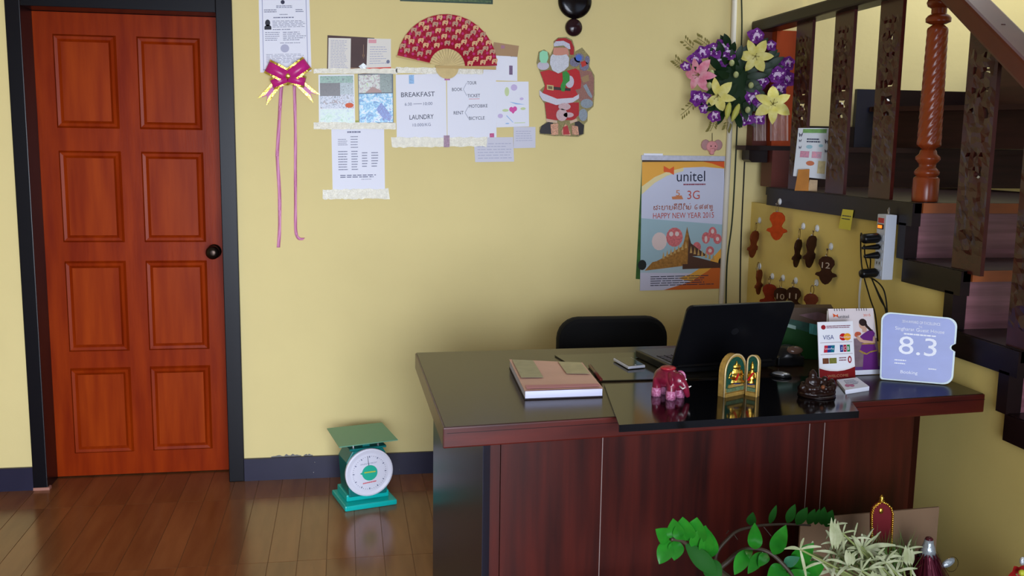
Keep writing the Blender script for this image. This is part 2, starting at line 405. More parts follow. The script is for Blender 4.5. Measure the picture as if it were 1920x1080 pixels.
# ------------------------------------------------------------------ staircase
SX1 = 2.86
sr = thing('staircase', (2.3, 2.9, 0), 'dark wooden staircase with carved flat balusters rising along the right wall', 'staircase')
for i in range(7):
    yb = RY[i-1] if i else 4.06
    z = TR[i]
    MB().box((XW-.012, RY[i]-.035, z-.035), (SX1, yb, z)).build('tread', M_stair, sr)
    MB().box((XW+.013, RY[i]-.043, z-.034), (SX1, RY[i]-.033, z-.001)).build('nosing', M_nose, sr)
    MB().box((XW+.03, RY[i], (TR[i+1] if i < 6 else 0)), (SX1, RY[i]+.03, z-.035)).build('riser', M_riser, sr)
    sg = MB(); sg.box((XW-.02, RY[i]-.035, z-.078), (XW+.012, (yb if i else 4.03), z-.003))
    sg.box((XW-.02, RY[i]-.004, (TR[i+1]-.003 if i < 6 else 0)), (XW+.026, RY[i]+.04, z-.07))
    sg.build('stringer_step', M_stair, sr)
# step two along the back, its end sticking out past the landing
MB().prism([(1.735, 4.05, 1.472), (3.3, 4.05, 1.472), (3.3, WALL, 1.472), (1.80, WALL, 1.472), (1.80, 4.16, 1.472), (1.735, 4.16, 1.472)], (0, 0, .02)).build('tread', M_stair, sr)
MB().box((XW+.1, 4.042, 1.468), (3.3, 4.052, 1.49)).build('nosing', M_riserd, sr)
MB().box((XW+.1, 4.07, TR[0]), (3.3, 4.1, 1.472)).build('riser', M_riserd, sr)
MB().box((XW+.005, 4.05, TR[0]), (XW+.11, 4.16, 1.472)).build('end_panel', M_post if False else mat('end_panel_wood', (92, 42, 34), .35, noise=.15, nscale=6), sr)
MB().prism([(1.77, 4.09, 1.472), (XW, 4.09, 1.472), (XW, 4.09, 1.418), (1.785, 4.09, 1.418), (1.77, 4.09, 1.43)], (0, .08, 0)).build('bracket', M_stair, sr)
# winder steps three and four turning right
MB().prism([(2.40, WALL, 1.66), (2.40, 4.19, 1.66), (2.78, 3.64, 1.66), (3.3, 3.4, 1.66), (3.3, WALL, 1.66)], (0, 0, .015)).build('tread', M_stair, sr)
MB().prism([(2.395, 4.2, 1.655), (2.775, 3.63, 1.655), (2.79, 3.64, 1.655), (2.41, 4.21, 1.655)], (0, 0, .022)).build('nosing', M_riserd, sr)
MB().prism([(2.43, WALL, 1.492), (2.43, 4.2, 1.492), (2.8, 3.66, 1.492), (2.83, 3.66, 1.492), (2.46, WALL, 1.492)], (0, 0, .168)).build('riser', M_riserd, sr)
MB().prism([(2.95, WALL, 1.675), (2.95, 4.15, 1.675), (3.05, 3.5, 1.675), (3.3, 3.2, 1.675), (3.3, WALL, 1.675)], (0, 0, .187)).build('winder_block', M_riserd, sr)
sk = M_frame
MB().box((XW, WALL-.02, 1.492), (2.335, WALL, 1.585)).build('wall_skirting', M_stair, sr)
MB().box((2.335, WALL-.022, 1.492), (2.43, WALL, 1.757)).build('wall_skirting', M_deskside, sr)  # bluish light on the board's end is put into its colour
MB().box((2.43, WALL-.024, 1.6), (3.3, WALL+.02, 1.757)).build('wall_skirting', M_stair, sr)
MB().box((3.08, WALL-.03, 1.7), (3.3, WALL+.02, 1.944)).build('wall_skirting', M_stair, sr)
# wall posts at the end of the rail
MB().box((1.815, 4.17, 1.492), (1.885, WALL, 1.995)).build('wall_post', mat('brown_post', (96, 46, 38), .4, spec=.2, noise=.15, nscale=6), sr)
MB().box((1.885, 4.12, 1.492), (1.985, WALL, 1.995)).build('wall_post', M_post, sr)
# handrails
MB().box((1.812, 2.93, 1.992), (1.905, WALL, 2.043)).build('handrail', M_stair, sr, bevel=.008)
sl = .70
def hz(y): return 1.885+sl*(y-2.74)
rl = MB(); P = [(y, hz(y)) for y in (3.0, .98)]
rl.prism([(1.815, P[0][0], P[0][1]), (1.815, P[1][0], P[1][1]), (1.815, P[1][0], P[1][1]+.075), (1.815, P[0][0], P[0][1]+.075)], (.095, 0, 0)); rl.build('handrail', mat('warm_rail_wood', (92, 40, 24), .35, spec=.25, noise=.2, nscale=7), sr, bevel=.01)

# carved, pierced baluster boards
def baluster_mesh(H, seed=3):
    random.seed(seed); nx, nz = 9, 50; Wd = .14; T = .013
    cw, ch = Wd/nx, H/nz
    hole = set(); rel = {}
    random.seed(seed)
    for j in range(nz):
        for i in range((nx+1)//2):
            r_ = random.random(); v = .0
            inn = 1 <= i and 5 <= j < nz-5
            if inn: v = (.006 if r_ < .5 else -.004)
            for ii in (i, nx-1-i): rel[(ii, j)] = v
            if inn and 2 <= i <= 4 and j > nz*.36 and (j % 4 in (0, 1)) and random.random() < .5:
                hole.add((i, j))
                if random.random() < .4: hole.add((nx-1-i, j))
    def vz(i, j): 
        jit = 0 if (i in (0, nx) or j in (0, nz)) else 1
        random.seed(i*91+j*7+seed); return (Wd*i/nx-Wd/2+jit*(random.random()-.5)*cw*.7, H*j/nz+jit*(random.random()-.5)*ch*.7)
    def dep(i, j):
        a = [rel.get((i-1+p, j-1+q), 0) for p in (0, 1) for q in (0, 1)]
        return sum(a)/4
    b = MB(); idx = {}
    vs = []
    for i in range(nx+1):
        for j in range(nz+1):
            y, z = vz(i, j); d = dep(i, j) if 0 < i < nx else 0
            idx[(i, j)] = len(vs); vs.append((-T/2-d, y, z)); vs.append((T/2, y, z))
    fs = []
    cells = {(i, j) for i in range(nx) for j in range(nz)}-hole
    for (i, j) in cells:
        a, c, d, e = idx[(i, j)], idx[(i+1, j)], idx[(i+1, j+1)], idx[(i, j+1)]
        fs.append((a, e, d, c)); fs.append((a+1, c+1, d+1, e+1))
        for (p, q), (m, n) in (((i-1, j), (e, a)), ((i+1, j), (c, d)), ((i, j-1), (a, c)), ((i, j+1), (d, e))):
            if (p, q) not in cells: fs.append((m, n, n+1, m+1))
    b.add(vs, fs); me = b.mesh('baluster'); 
    bm = bmesh.new(); bm.from_mesh(me); bmesh.ops.recalc_face_normals(bm, faces=bm.faces); bm.to_mesh(me); bm.free()
    me.materials.append(M_bal); return me
bm_l = baluster_mesh(.682); bm_s = baluster_mesh(.728, 5)
def place_bal(me, y, z):
    o = bpy.data.objects.new('baluster', me); COL.objects.link(o); o.parent = sr; o.location = Vector((1.862, y, z))-sr.location
for y in (3.80, 3.475, 3.155): place_bal(bm_l, y, TR[0])
place_bal(bm_s, 2.64, TR[1]-.01); place_bal(bm_s, 2.36, TR[2]-.01); place_bal(bm_s, 2.08, TR[3]-.01); place_bal(bm_s, 1.8, TR[4]-.01)
# twisted turned column on the landing corner
tc_ = MB(); prof = [(.041, 1.313), (.042, 1.318), (.042, 1.388), (.040, 1.392), (.034, 1.396), (.040, 1.404), (.0405, 1.412), (.034, 1.420), (.027, 1.428), (.028, 1.438), (.040, 1.452), (.039, 1.461), (.029, 1.470), (.026, 1.482)]
n = 48; vs = []; 
def ringv(r, z): return [(r*math.cos(2*PI*k/n), r*math.sin(2*PI*k/n), z) for k in range(n)]
rings = [ringv(r, z) for r, z in prof]
for s_ in range(71):
    t = s_/70; z = 1.486+t*.405; rb = .0375-.0065*t; e = min(1, min(t, 1-t)*16+.5)
    rings.append([((rb*e+.0032*abs(math.sin(5*(a-t*9.0)))-.0015)*math.cos(a), (rb*e+.0032*abs(math.sin(5*(a-t*9.0)))-.0015)*math.sin(a), z) for a in [2*PI*k/n for k in range(n)]])
for r, z in [(.026, 1.893), (.039, 1.899), (.040, 1.910), (.034, 1.919), (.024, 1.925), (.024, 1.942), (.036, 1.949), (.040, 1.960), (.036, 1.972), (.024, 1.978), (.024, 1.995), (.035, 2.0), (.035, 2.06)]: rings.append(ringv(r, z))
cx, cy = 1.925, 2.985
vs = [(x+cx, y+cy, z) for R_ in rings for x, y, z in R_]
fs = [(i*n+k, i*n+(k+1) % n, (i+1)*n+(k+1) % n, (i+1)*n+k) for i in range(len(rings)-1) for k in range(n)]+[tuple(range(n))[::-1], tuple(range((len(rings)-1)*n, len(rings)*n))]
tc_.add(vs, fs); smooth_by_angle(tc_.build('twisted_column', M_turn, sr), 1.0)

# ------------------------------------------------------------------ conduit and cables on the back wall by the corner
c = MB(); c.tube([onY(1379, -60, WALL-.013), onY(1371, 180, WALL-.013), onY(1352, 575, WALL-.013), onY(1350, 700, WALL-.013)], .0125, 10)
tag(c.build('conduit', mat('cream_conduit', (214, 208, 192), .5), smooth=True), 'cream plastic cable conduit running down the wall behind the flowers', 'conduit')
def cable(name, pts, r, m, label): 
    b = MB(); b.tube(cr(pts, 6), r, 6); return tag(b.build(name, m, smooth=True), label, 'cable')
M_cabg = mat('dark_green_cable', (30, 44, 26), .5); M_cabk = mat('black_cable', (18, 16, 16), .5)
cable('cable', [onY(1389, -40, WALL-.006), onY(1391, 60, WALL-.006), onY(1384, 200, WALL-.006), onY(1374, 400, WALL-.006), onY(1363, 500, WALL-.006), onY(1361, 640, WALL-.006)], .0032, M_cabg, 'dark green cable beside the cream conduit')
cable('cable', [onY(1397, 284, WALL-.006), onY(1395, 330, WALL-.006), onY(1389, 470, WALL-.006), onY(1387, 640, WALL-.006)], .003, M_cabk, 'thin black cable hanging below the stair end by the wall corner')
# ================================================================== DESK
FL = Vector((.236, 2.321, 0)); FR = Vector((1.832, 2.467, 0)); BL = Vector((.229, 3.196, 0)); BR = Vector((1.832, 3.235, 0))
dk = thing('reception_desk', (1.03, 2.8, 0), 'mahogany reception desk with thick overhanging top standing before the yellow wall', 'desk')
ZT = Vector((0, 0, DZ)); ZB = Vector((0, 0, DZ-.056))
tp = MB(); inn = .004
q = [FL, FR, BR, BL]
tp.prism([p+ZB for p in q], (0, 0, .0545)); tp.build('desk_top', M_deskedge, dk, bevel=.004)
ctr = (FL+FR+BL+BR)/4
sf = MB(); sf.prism([ctr+(p-ctr)*.9935+Vector((0, 0, DZ-.0020)) for p in q], (0, 0, .002)); sf.build('top_surface', M_desktop, dk)
dirf = (FR-FL).normalized(); nrm = Vector((dirf.y, -dirf.x, 0))       # outward, to the camera
gr = MB(); a = FL+ZB+nrm*.0006; 
for z0, z1 in ((.0385, .0397),): gr.prism([FL+dirf*.01+ZB+Vector((0, 0, z0)), FR+ZB+Vector((0, 0, z0)), FR+ZB+Vector((0, 0, z1)), FL+dirf*.01+ZB+Vector((0, 0, z1))], nrm*.0008)
gr.build('edge_groove', M_stair, dk)
FO = FL-nrm*.10
def fp(x, y=900): return onP(x, y, FO, nrm)
xs = [fp(x) for x in (905, 938, 1128, 1512, 1540, 1716)]
names = ['front_stile', 'front_panel', 'front_panel', 'front_stile', 'front_panel']
H0, H1 = .012, DZ-.057
for i in range(5):
    a = xs[i].copy(); b_ = xs[i+1].copy(); a.z = b_.z = H0; e = dirf*.0012
    pb = MB(); pb.prism([a+e, b_-e, b_-e+Vector((0, 0, H1-H0)), a+e+Vector((0, 0, H1-H0))], -nrm*.018); pb.build(names[i], M_desk, dk)
sm_ = MB(); sm2 = MB()
for i in (2, 3, 4):
    a = xs[i].copy(); a.z = H0; s_ = MB(); s_.prism([a-dirf*.0010, a+dirf*.0010, a+dirf*.0010+Vector((0, 0, H1-H0)), a-dirf*.0010+Vector((0, 0, H1-H0))], -nrm*.003); s_.build('seam_strip', mat('worn_white_edge', (150, 132, 126), .5), dk)
A = xs[0].copy(); A.z = 0; Bq = xs[5].copy(); Bq.z = 0
bk = -nrm*.72
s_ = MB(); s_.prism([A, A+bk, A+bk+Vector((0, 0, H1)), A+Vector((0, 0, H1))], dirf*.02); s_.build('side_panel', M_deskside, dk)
s_ = MB(); s_.prism([Bq, Bq+bk, Bq+bk+Vector((0, 0, H1)), Bq+Vector((0, 0, H1))], -dirf*.02); s_.build('side_panel', M_desk, dk)
s_ = MB(); s_.prism([A+dirf*.03+Vector((0, 0, H0)), Bq-dirf*.03+Vector((0, 0, H0)), Bq-dirf*.03+Vector((0, 0, .06)), A+dirf*.03+Vector((0, 0, .06))], -nrm*.05); s_.build('plinth', M_stair, dk)
# dark glass sheets lying on the top
def sheet_on_desk(name, px, th, m, label, cat, z=DZ+.0005):
    P = [onZ(x, y, z) for x, y in px]
    b = MB(); b.prism(P, (0, 0, th)); return tag(b.build(name, m), label, cat)
g1 = MB(); gp = [onZ(1133, 724, DZ+.001), onZ(1157, 797, DZ+.001), onZ(1604, 771, DZ+.001), onZ(1560, 706, DZ+.001)]
fo = [gp[1]+nrm*.012, gp[2]+nrm*.012]
for p in fo: p.z = DZ+.001
g1.prism([gp[0], fo[0], fo[1], gp[3]], (0, 0, .005)); 
gm = thing('desk_mat', tuple((gp[0]+gp[2])/2), 'black glass sheet folded over the front edge of the desk', 'desk mat')
g1.build('sheet', M_glassblk, gm)
g2 = MB(); lo = [fo[0]+Vector((0, 0, -.014)), fo[1]+Vector((0, 0, -.014))]
g2.prism([fo[0]+Vector((0, 0, .005)), fo[1]+Vector((0, 0, .005)), lo[1], lo[0]], nrm*.004); g2.build('front_lip', M_glassblk, gm)
sheet_on_desk('desk_mat', [(1040, 668), (1118, 716), (1420, 708), (1400, 655)], .004, mat('brown_glass', (38, 34, 24), .1), 'dark brown glass sheet under the laptop and phone', 'desk mat', DZ+.0008)
ZM = DZ+.006

# ------------------------------------------------------------------ chair behind the desk
CY = 3.62
cl = onY(1047, 640, CY); cr_ = onY(1253, 640, CY); ctop = onY(1150, 596, CY).z; ccx = (cl.x+cr_.x)/2; hw = (cr_.x-cl.x)/2
ch = thing('office_chair', (ccx, CY-.2, 0), 'black padded office chair with rounded backrest behind the desk', 'chair')
b = MB(); zb = ctop-.42; loop = []
for sx, sz, a0 in ((1, 1, 0), (-1, 1, PI/2), (-1, -1, PI), (1, -1, 1.5*PI)):
    rx, rz = .085, .085
    for k in range(7):
        a = a0+PI/2*k/6; loop.append(Vector((ccx+sx*(hw-rx)+rx*math.cos(a), CY, (ctop-rz if sz > 0 else zb+rz)+rz*math.sin(a))))
b.prism(loop, (0, .06, 0)); bo = b.build('backrest', M_matte, ch, bevel=.018)
b = MB(); b.ball((ccx, CY-.24, .46), (.25, .25, .05), 24, 10); b.build('seat', M_matte, ch, smooth=True)
b = MB(); b.tube(cr([(ccx, CY-.15, .43), (ccx, CY+.07, .44), (ccx, CY+.085, .6), (ccx, CY+.062, zb+.15)], 5), .02, 8); b.build('back_support', M_black, ch, smooth=True)
b = MB(); b.lathe([(.03, .08), (.03, .25), (.02, .25), (.02, .43)], (ccx, CY-.24, 0), 14); b.build('gas_column', M_black, ch, smooth=True)
for k in range(5):
    a = 2*PI*k/5+.3; e = Vector((ccx+.27*math.cos(a), CY-.24+.27*math.sin(a), .06))
    b = MB(); b.tube([(ccx, CY-.24, .1), tuple(e)], [.022, .015], 8); lg = b.build('leg', M_black, ch)
    b = MB(); b.lathe([(.026, -.012), (.028, 0), (.026, .012)], (e.x, e.y, .029), 12, (math.sin(a), -math.cos(a), 0)); b.build('caster', M_black, lg)

# ------------------------------------------------------------------ laptop
LZ = ZM
Hl = onZ(1259, 694, LZ+.012); Fl = onZ(1187, 656, LZ+.02)
din = (Fl-Hl); din.z = 0; dl = din.length; din.normalize(); acr = Vector((din.y, -din.x, 0))
if acr.x < 0: acr = -acr
LWD = .375; LDP = .25
lp = thing('laptop', tuple(Hl+acr*LWD/2+din*LDP/2-Vector((0, 0, .012))), 'open black laptop seen from behind on the desk', 'laptop')
Hl.z = LZ; bt = MB(); bt.prism([Hl, Hl+acr*LWD, Hl+acr*LWD+din*LDP, Hl+din*LDP], (0, 0, .024)); bt.build('base', M_black, lp, bevel=.004)
kb = MB(); Z_ = Vector((0, 0, .0243))
kb.prism([Hl+Z_+acr*.006+din*.02, Hl+Z_+acr*(LWD-.006)+din*.02, Hl+Z_+acr*(LWD-.006)+din*(LDP-.006), Hl+Z_+acr*.006+din*(LDP-.006)], (0, 0, .0006)); kb.build('palm_rest', mat('grey_deck', (66, 68, 70), .35), lp)
kk = MB()
for r_ in range(5):
    for c_ in range(13):
        p = Hl+Z_+Vector((0, 0, .0007))+acr*(.022+c_*.0255)+din*(.04+r_*.021)
        kk.prism([p, p+acr*.021, p+acr*.021+din*.017, p+din*.017], (0, 0, .002))
kk.build('keyboard', M_black, lp)
# lid leaning out over its hinge; tilt found so that its top left corner meets the photo
best = None
for i in range(80):
    t = -.3+i*.012
    for hh in (.22, .23, .24, .25, .26):
        T = Hl+Vector((0, 0, .022))+(-din*math.sin(t)+Vector((0, 0, math.cos(t))))*hh
        v = T-CAM; x = 960+FPX*v.dot(RGT)/v.dot(FWD); y = 540+FPX*v.dot(DWN)/v.dot(FWD)
        e_ = (x-1284)**2+(y-580)**2
        if best is None or e_ < best[0]: best = (e_, t, hh)
_, tl_, hh = best
up = -din*math.sin(tl_)+Vector((0, 0, math.cos(tl_))); H2 = Hl+Vector((0, 0, .022))
ld = MB(); nl = up.cross(acr).normalized()
rc = .018; L2 = []
for ux, uz, a0 in ((LWD-rc, hh-rc, 0), (rc, hh-rc, PI/2)):
    for k in range(5): a = a0+PI/2*k/4; L2.append(H2+acr*(ux+rc*math.cos(a))+up*(uz+rc*math.sin(a)))
L2 += [H2, H2+acr*LWD]
ld.prism(L2, nl*.009); lid = ld.build('lid', mat('laptop_lid', (15, 15, 18), .22), lp, bevel=.002)
onp = (CAM-H2).dot(nl) > 0
f_ = Frame(H2+up*hh, H2+up*hh+acr*LWD, H2+acr*LWD, H2)
off_ = .0096 if (f_.n.dot(nl) > 0) else .0004
lg = MB(); f_.ell(.5, .55, .035, .055, lg, off_, .0004, 18); lg.build('round_logo', mat('dim_logo', (26, 26, 29), .3), lid)
hg = MB(); hg.tube([H2+acr*.02, H2+acr*(LWD-.02)], .007, 8); hg.build('hinge', M_black, lp)

# ------------------------------------------------------------------ notebook, pen, phone
NB = [(955, 675), (1092, 681), (1131, 728), (984, 733)]
Pn = [onZ(x, y, DZ+.026) for x, y in NB]
nb = thing('notebook', tuple(sum(Pn, Vector())/4-Vector((0, 0, .025))), 'pale pink thick register book lying closed on the desk', 'book')
b = MB(); b.prism([Vector((p.x, p.y, DZ+.001)) for p in Pn], (0, 0, .003)); b.build('back_cover', mat('dark_cover', (40, 30, 40), .5), nb)
cc = sum(Pn, Vector())/4
b = MB(); b.prism([Vector((cc.x+(p.x-cc.x)*.985, cc.y+(p.y-cc.y)*.985, DZ+.004)) for p in Pn], (0, 0, .02)); b.build('pages', mat('page_edges', (215, 216, 240), .7, noise=.08, nscale=300, stretch=(.01, .01, 1)), nb)
fN = Frame(Pn[0], Pn[1], Pn[2], Pn[3])
b = MB(); g_ = 10
vs = []; 
for i in range(g_+1):
    for j in range(g_+1):
        u, v = i/g_, j/g_; vs.append(fN.pt(u, v, -.0015+.003*math.sin(u*3.2)*(1-v)*.6+.002*(v**4)))
fs = [(i*(g_+1)+j, (i+1)*(g_+1)+j, (i+1)*(g_+1)+j+1, i*(g_+1)+j+1) for i in range(g_) for j in range(g_)]
vs2 = [p+Vector((0, 0, .0016)) for p in vs]; m_ = len(vs)
b.add(vs, fs); b.add(vs2, fs)
cv = b.build('front_cover', mat('pink_cover', (226, 182, 168), .5, noise=.06, nscale=10), nb, smooth=True)
def bandz(u0, v0, u1, v1, m, nm):
    b = MB(); fN.rect(u0, v0, u1, v1, b, .0042, .0004); b.build(nm, m, cv)
bandz(.03, .36, .32, .97, mat('sage_print', (176, 172, 140), .5, noise=.1, nscale=30), 'green_print'); bandz(.66, .5, .97, .97, mat('sage_print2', (190, 182, 146), .5, noise=.1, nscale=30), 'green_print'); bandz(.03, .03, .97, .12, mat('rose_print', (206, 140, 150), .5), 'rose_band')
b = MB(); b.tube([onZ(1106, 686, DZ+.010), onZ(1127, 712, DZ+.009)], [.0055, .005], 8); pn = b.build('barrel', mat('red_brown_pen', (96, 34, 28), .3), None, smooth=True); pn.name = 'pen'
tag(pn, 'red brown pen lying beside the register book', 'pen')
PH = [onZ(x, y, ZM+.010) for x, y in ((1150, 671), (1183, 669), (1210, 684), (1178, 687))]
ph = thing('phone', tuple(sum(PH, Vector())/4-Vector((0, 0, .01))), 'white and black mobile phone lying near the laptop', 'phone')
b = MB(); b.prism([p-Vector((0, 0, .009)) for p in PH], (0, 0, .008)); b.build('body', mat('phone_white', (214, 216, 228), .3), ph, bevel=.002)
fP = Frame(*PH); b = MB(); fP.rect(.06, .04, .94, .96, b, -.0007, .0008); b.build('screen', M_glassblk, ph)
b = MB(); fP.ell(.5, .09, .05, .03, b, .0002, .0004); b.build('button', M_grey, ph)

# ------------------------------------------------------------------ things standing on the desk
def standing(bl, br, tl, tr, z, lean):
    P0 = onZ(*bl, z); P1 = onZ(*br, z); d = (P1-P0).normalized(); back = Vector((-d.y, d.x, 0))
    if back.y < 0: back = -back
    up_ = (Vector((0, 0, math.cos(lean)))+back*math.sin(lean)).normalized(); n_ = d.cross(up_).normalized()
    return Frame(onP(*tl, P0, n_), onP(*tr, P0, n_), P1, P0), back
# award plate
fA, bkA = standing((1648, 711), (1786, 722), (1653, 584), (1796, 597), DZ+.002, .17)
aw = thing('award_plaque', tuple((fA.bl+fA.br)/2), 'pale blue rounded acrylic award plaque reading 8.3 at the desk end', 'plaque')
def rrect(r=.13, n=6, notch=True):
    L = []
    for cx_, cy_, a0 in ((1-r, 1-r, 0), (r, 1-r, PI/2), (r*.4, r*.3, PI), (1-r, r, 1.5*PI)):
        rr = r if not (cx_ < .5 and cy_ < .5) else r*.3
        for k in range(n+1): a = a0+PI/2*k/n; L.append((cx_+rr*math.cos(a), cy_+rr*math.sin(a)))
    if notch: L += [(1, .5), (.985, .51), (.955, .53), (.945, .56), (.955, .59), (.985, .61), (1, .62)]
    return L
b = MB(); b.prism([fA.pt(u, v, -.008) for u, v in rrect()], fA.n*.008); b.build('acrylic', mat('acrylic_edge', (196, 214, 214), .1), aw)
b = MB(); b.prism([fA.pt(.02+.955*u if u < .94 else .02+.955*u-.0, .02+.96*v, .0002) for u, v in rrect()], fA.n*.0004); b.build('print_face', mat('award_blue', (96, 112, 186), .14, spec=.35, noise=.12, nscale=7, stretch=(1, 1, 2)), aw)
wl = mat('award_white', (240, 242, 250), .3); b = MB()
fA.text('2014 AWARD OF EXCELLENCE', .28, .865, .78, .905, b, .0012); fA.text('TO', .5, .81, .545, .835, b, .0012)
fA.text('Singharat Guest House', .19, .735, .84, .80, b, .0012); fA.scrib(.31, .69, .74, .715, 1, b, .0012, .8, .15, .02)
fA.scrib(.2, .235, .36, .33, 2, b, .0012, .35, .2, .1); fA.scrib(.66, .2, .78, .225, 1, b, .0012, .7, .2, .1)
fA.text('Booking', .29, .10, .52, .16, b, .0012); stuff(b.build('lettering', wl, aw))
b = MB(); fA.text('8.3', .25, .40, .755, .665, b, .0011); b.build('score_digits', wl, aw)
for u in (.25, .75):
    b = MB(); p = fA.pt(u, 0, -.008); b.prism([p, p+bkA*.07-Vector((0, 0, .0)), p+(fA.tl-fA.bl)*.5], (fA.br-fA.bl).normalized()*.004); b.build('rear_foot', mat('acrylic_edge', (0, 0, 0)), aw)
# card payment stand
fV, bkV = standing((1537, 715), (1604, 711), (1533, 604), (1599, 602), DZ+.002, .12)
pv = thing('payment_sign', tuple((fV.bl+fV.br)/2), 'white and red table sign with card payment logos and WELCOME', 'sign')
fV.slab('panel', mat('sign_white', (236, 236, 240), .35), pv, .003)
b = MB(); fV.poly([(0, 0), (1, 0), (1, .22)]+[(u, .155+.065*(2*u-1)**2) for u in (.85, .7, .5, .3, .15)]+[(0, .22)], b, .0002); b.build('red_base', mat('deep_red_print', (128, 22, 24), .35), pv)
b = MB(); 
L = [(u, .165+.065*(2*u-1)**2) for u in (0, .15, .3, .5, .7, .85, 1)]; fV.poly(L+[(u, v+.014) for u, v in L[::-1]], b, .0004); b.build('silver_curve', M_paper2, pv)
fV.textm('VISA', .13, .70, .44, .775, mat('visa_blue', (36, 44, 120), .4), pv, .0006, 'visa_lettering')
b = MB(); fV.ell(.70, .735, .105, .062, b, .0003); b.build('red_circle', M_red, pv); b = MB(); fV.ell(.82, .735, .105, .062, b, .0006); b.build('orange_circle', mat('amber_print', (238, 160, 40), .4), pv)
fV.textm('MasterCard', .6, .72, .92, .748, wl, pv, .0012)
for k, cc_ in enumerate(((190, 40, 60), (30, 60, 130), (20, 110, 130))):
    b = MB(); u0 = .14+.095*k; fV.poly([(u0, .48), (u0+.1, .48), (u0+.125, .60), (u0+.025, .60)], b, .0003+.0002*k); b.build('union_stripe', mat('union%d' % k, cc_, .4), pv)
fV.textm('UnionPay', .17, .52, .43, .56, wl, pv, .0012)
for k, cc_ in enumerate(((30, 50, 130), (170, 30, 60), (30, 130, 70))):
    b = MB(); u0 = .60+.098*k; fV.rect(u0, .48, u0+.085, .60, b, .0003); b.build('jcb_stripe', mat('jcb%d' % k, cc_, .4), pv)
fV.textm('J', .625, .51, .655, .57, wl, pv, .0009); fV.textm('C', .715, .51, .76, .57, wl, pv, .0009); fV.textm('B', .81, .51, .855, .57, wl, pv, .0009)
b = MB(); fV.rect(.05, .645, .95, .650, b, .0003); fV.rect(.05, .445, .95, .450, b, .0003); fV.scrib(.24, .885, .93, .94, 2, b, .0004, .5, .1, .05); fV.scrib(.56, .32, .76, .40, 2, b, .0004, .5, .3, 0); b.build('small_print', mat('red_grey_ink', (130, 70, 84), .5), pv)
b = MB(); fV.ell(.155, .91, .065, .04, b, .0003); b.build('round_emblem', mat('emblem_red', (150, 30, 40), .4), pv)
b = MB(); fV.rect(.10, .29, .27, .385, b, .0003); b.build('picture', mat('brown_picture', (110, 62, 36), .5, noise=.3, nscale=200), pv); b = MB(); fV.rect(.285, .29, .49, .385, b, .0003); b.build('picture', mat('olive_picture', (120, 120, 50), .5, noise=.3, nscale=200), pv)
b = MB(); fV.ell(.86, .345, .055, .062, b, .0003); b.build('number_ring', mat('emblem_red', (0, 0, 0)), pv); b = MB(); fV.ell(.86, .345, .022, .035, b, .0006); b.build('number_centre', mat('sign_white', (0, 0, 0)), pv)
fV.textm('WELCOME', .22, .055, .80, .10, mat('gold_print', (176, 130, 90), .4), pv, .0008)
b = MB(); p = fV.pt(.5, 0, -.003); b.prism([p, p+bkV*.022, p+(fV.tl-fV.bl)*.5-Vector((0, 0, 0))], (fV.br-fV.bl).normalized()*.003); b.build('rear_foot', M_paper, pv)
# desk calendar
fC, bkC = standing((1562, 705), (1652, 701), (1553, 579), (1637, 578), DZ+.002, .14)
ca = thing('desk_calendar', tuple((fC.bl+fC.br)/2), 'standing desk calendar showing a woman in a purple dress', 'calendar')
# set behind the payment sign
sh = bkC*.0
for nm in ('tl', 'tr', 'br', 'bl'): setattr(fC, nm, getattr(fC, nm)+sh)
fC.slab('page', mat('calendar_page', (226, 214, 214), .45), ca, .004)
b = MB(); fC.rect(0, 0, 1, .07, b, .0003); b.build('white_border', M_paper, ca)
b = MB(); fC.rect(.3, .08, 1, .55, b, .0003); b.build('grey_backdrop', mat('backdrop', (128, 104, 112), .5, noise=.25, nscale=30), ca)
b = MB(); fC.rect(0, .07, 1, .12, b, .0005); b.build('violet_ground', mat('violet_ground', (96, 60, 120), .5), ca)
M_pur = mat('purple_dress', (104, 40, 120), .45); M_sk = mat('print_skin', (206, 164, 140), .5)
b = MB(); fC.poly([(.62, .07), (.95, .07), (.97, .35), (.93, .46), (.66, .46), (.60, .36), (.68, .32)], b, .0006); fC.poly([(.66, .47), (.90, .47), (.97, .62), (.92, .68), (.82, .66), (.72, .62), (.64, .58)], b, .0006); b.build('purple_dress', M_pur, ca)
b = MB(); fC.poly([(.55, .56), (.62, .50), (.80, .455), (.95, .47), (.97, .58), (.92, .57), (.90, .50), (.70, .525), (.58, .60)], b, .0009); fC.ell(.705, .75, .065, .06, b, .0007); fC.rect(.70, .64, .80, .72, b, .0006); b.build('arms_and_face', M_sk, ca)
b = MB(); fC.ell(.73, .79, .085, .055, b, .0010); fC.poly([(.78, .82), (.83, .74), (.93, .66), (.86, .66), (.77, .73)], b, .0010); b.build('dark_hair', mat('print_hair', (44, 28, 26), .5), ca)
b = MB(); fC.poly([(.58, .355), (.68, .31), (.74, .30), (.82, .33), (.97, .35), (.97, .37), (.82, .35), (.74, .32), (.6, .375)], b, .0011); fC.rect(.66, .455, .93, .475, b, .0011); b.build('gold_sash', M_goldp, ca)
b = MB(); fC.ell(.60, .62, .07, .03, b, .0008); fC.ell(.56, .6, .04, .03, b, .0009); b.build('flowers_held', mat('print_flowers', (190, 90, 60), .5, noise=.3, nscale=150), ca)
fC.textm('unitel', .2, .86, .44, .905, mat('navy_print', (34, 36, 62), .5), ca); b = MB(); fC.poly([(.09, .93), (.16, .90), (.2, .92), (.2, .87), (.15, .89), (.1, .87)], b, .0004); b.build('logo_mark', M_orange, ca); fC.textm('2015', .76, .88, .92, .915, M_orange, ca)
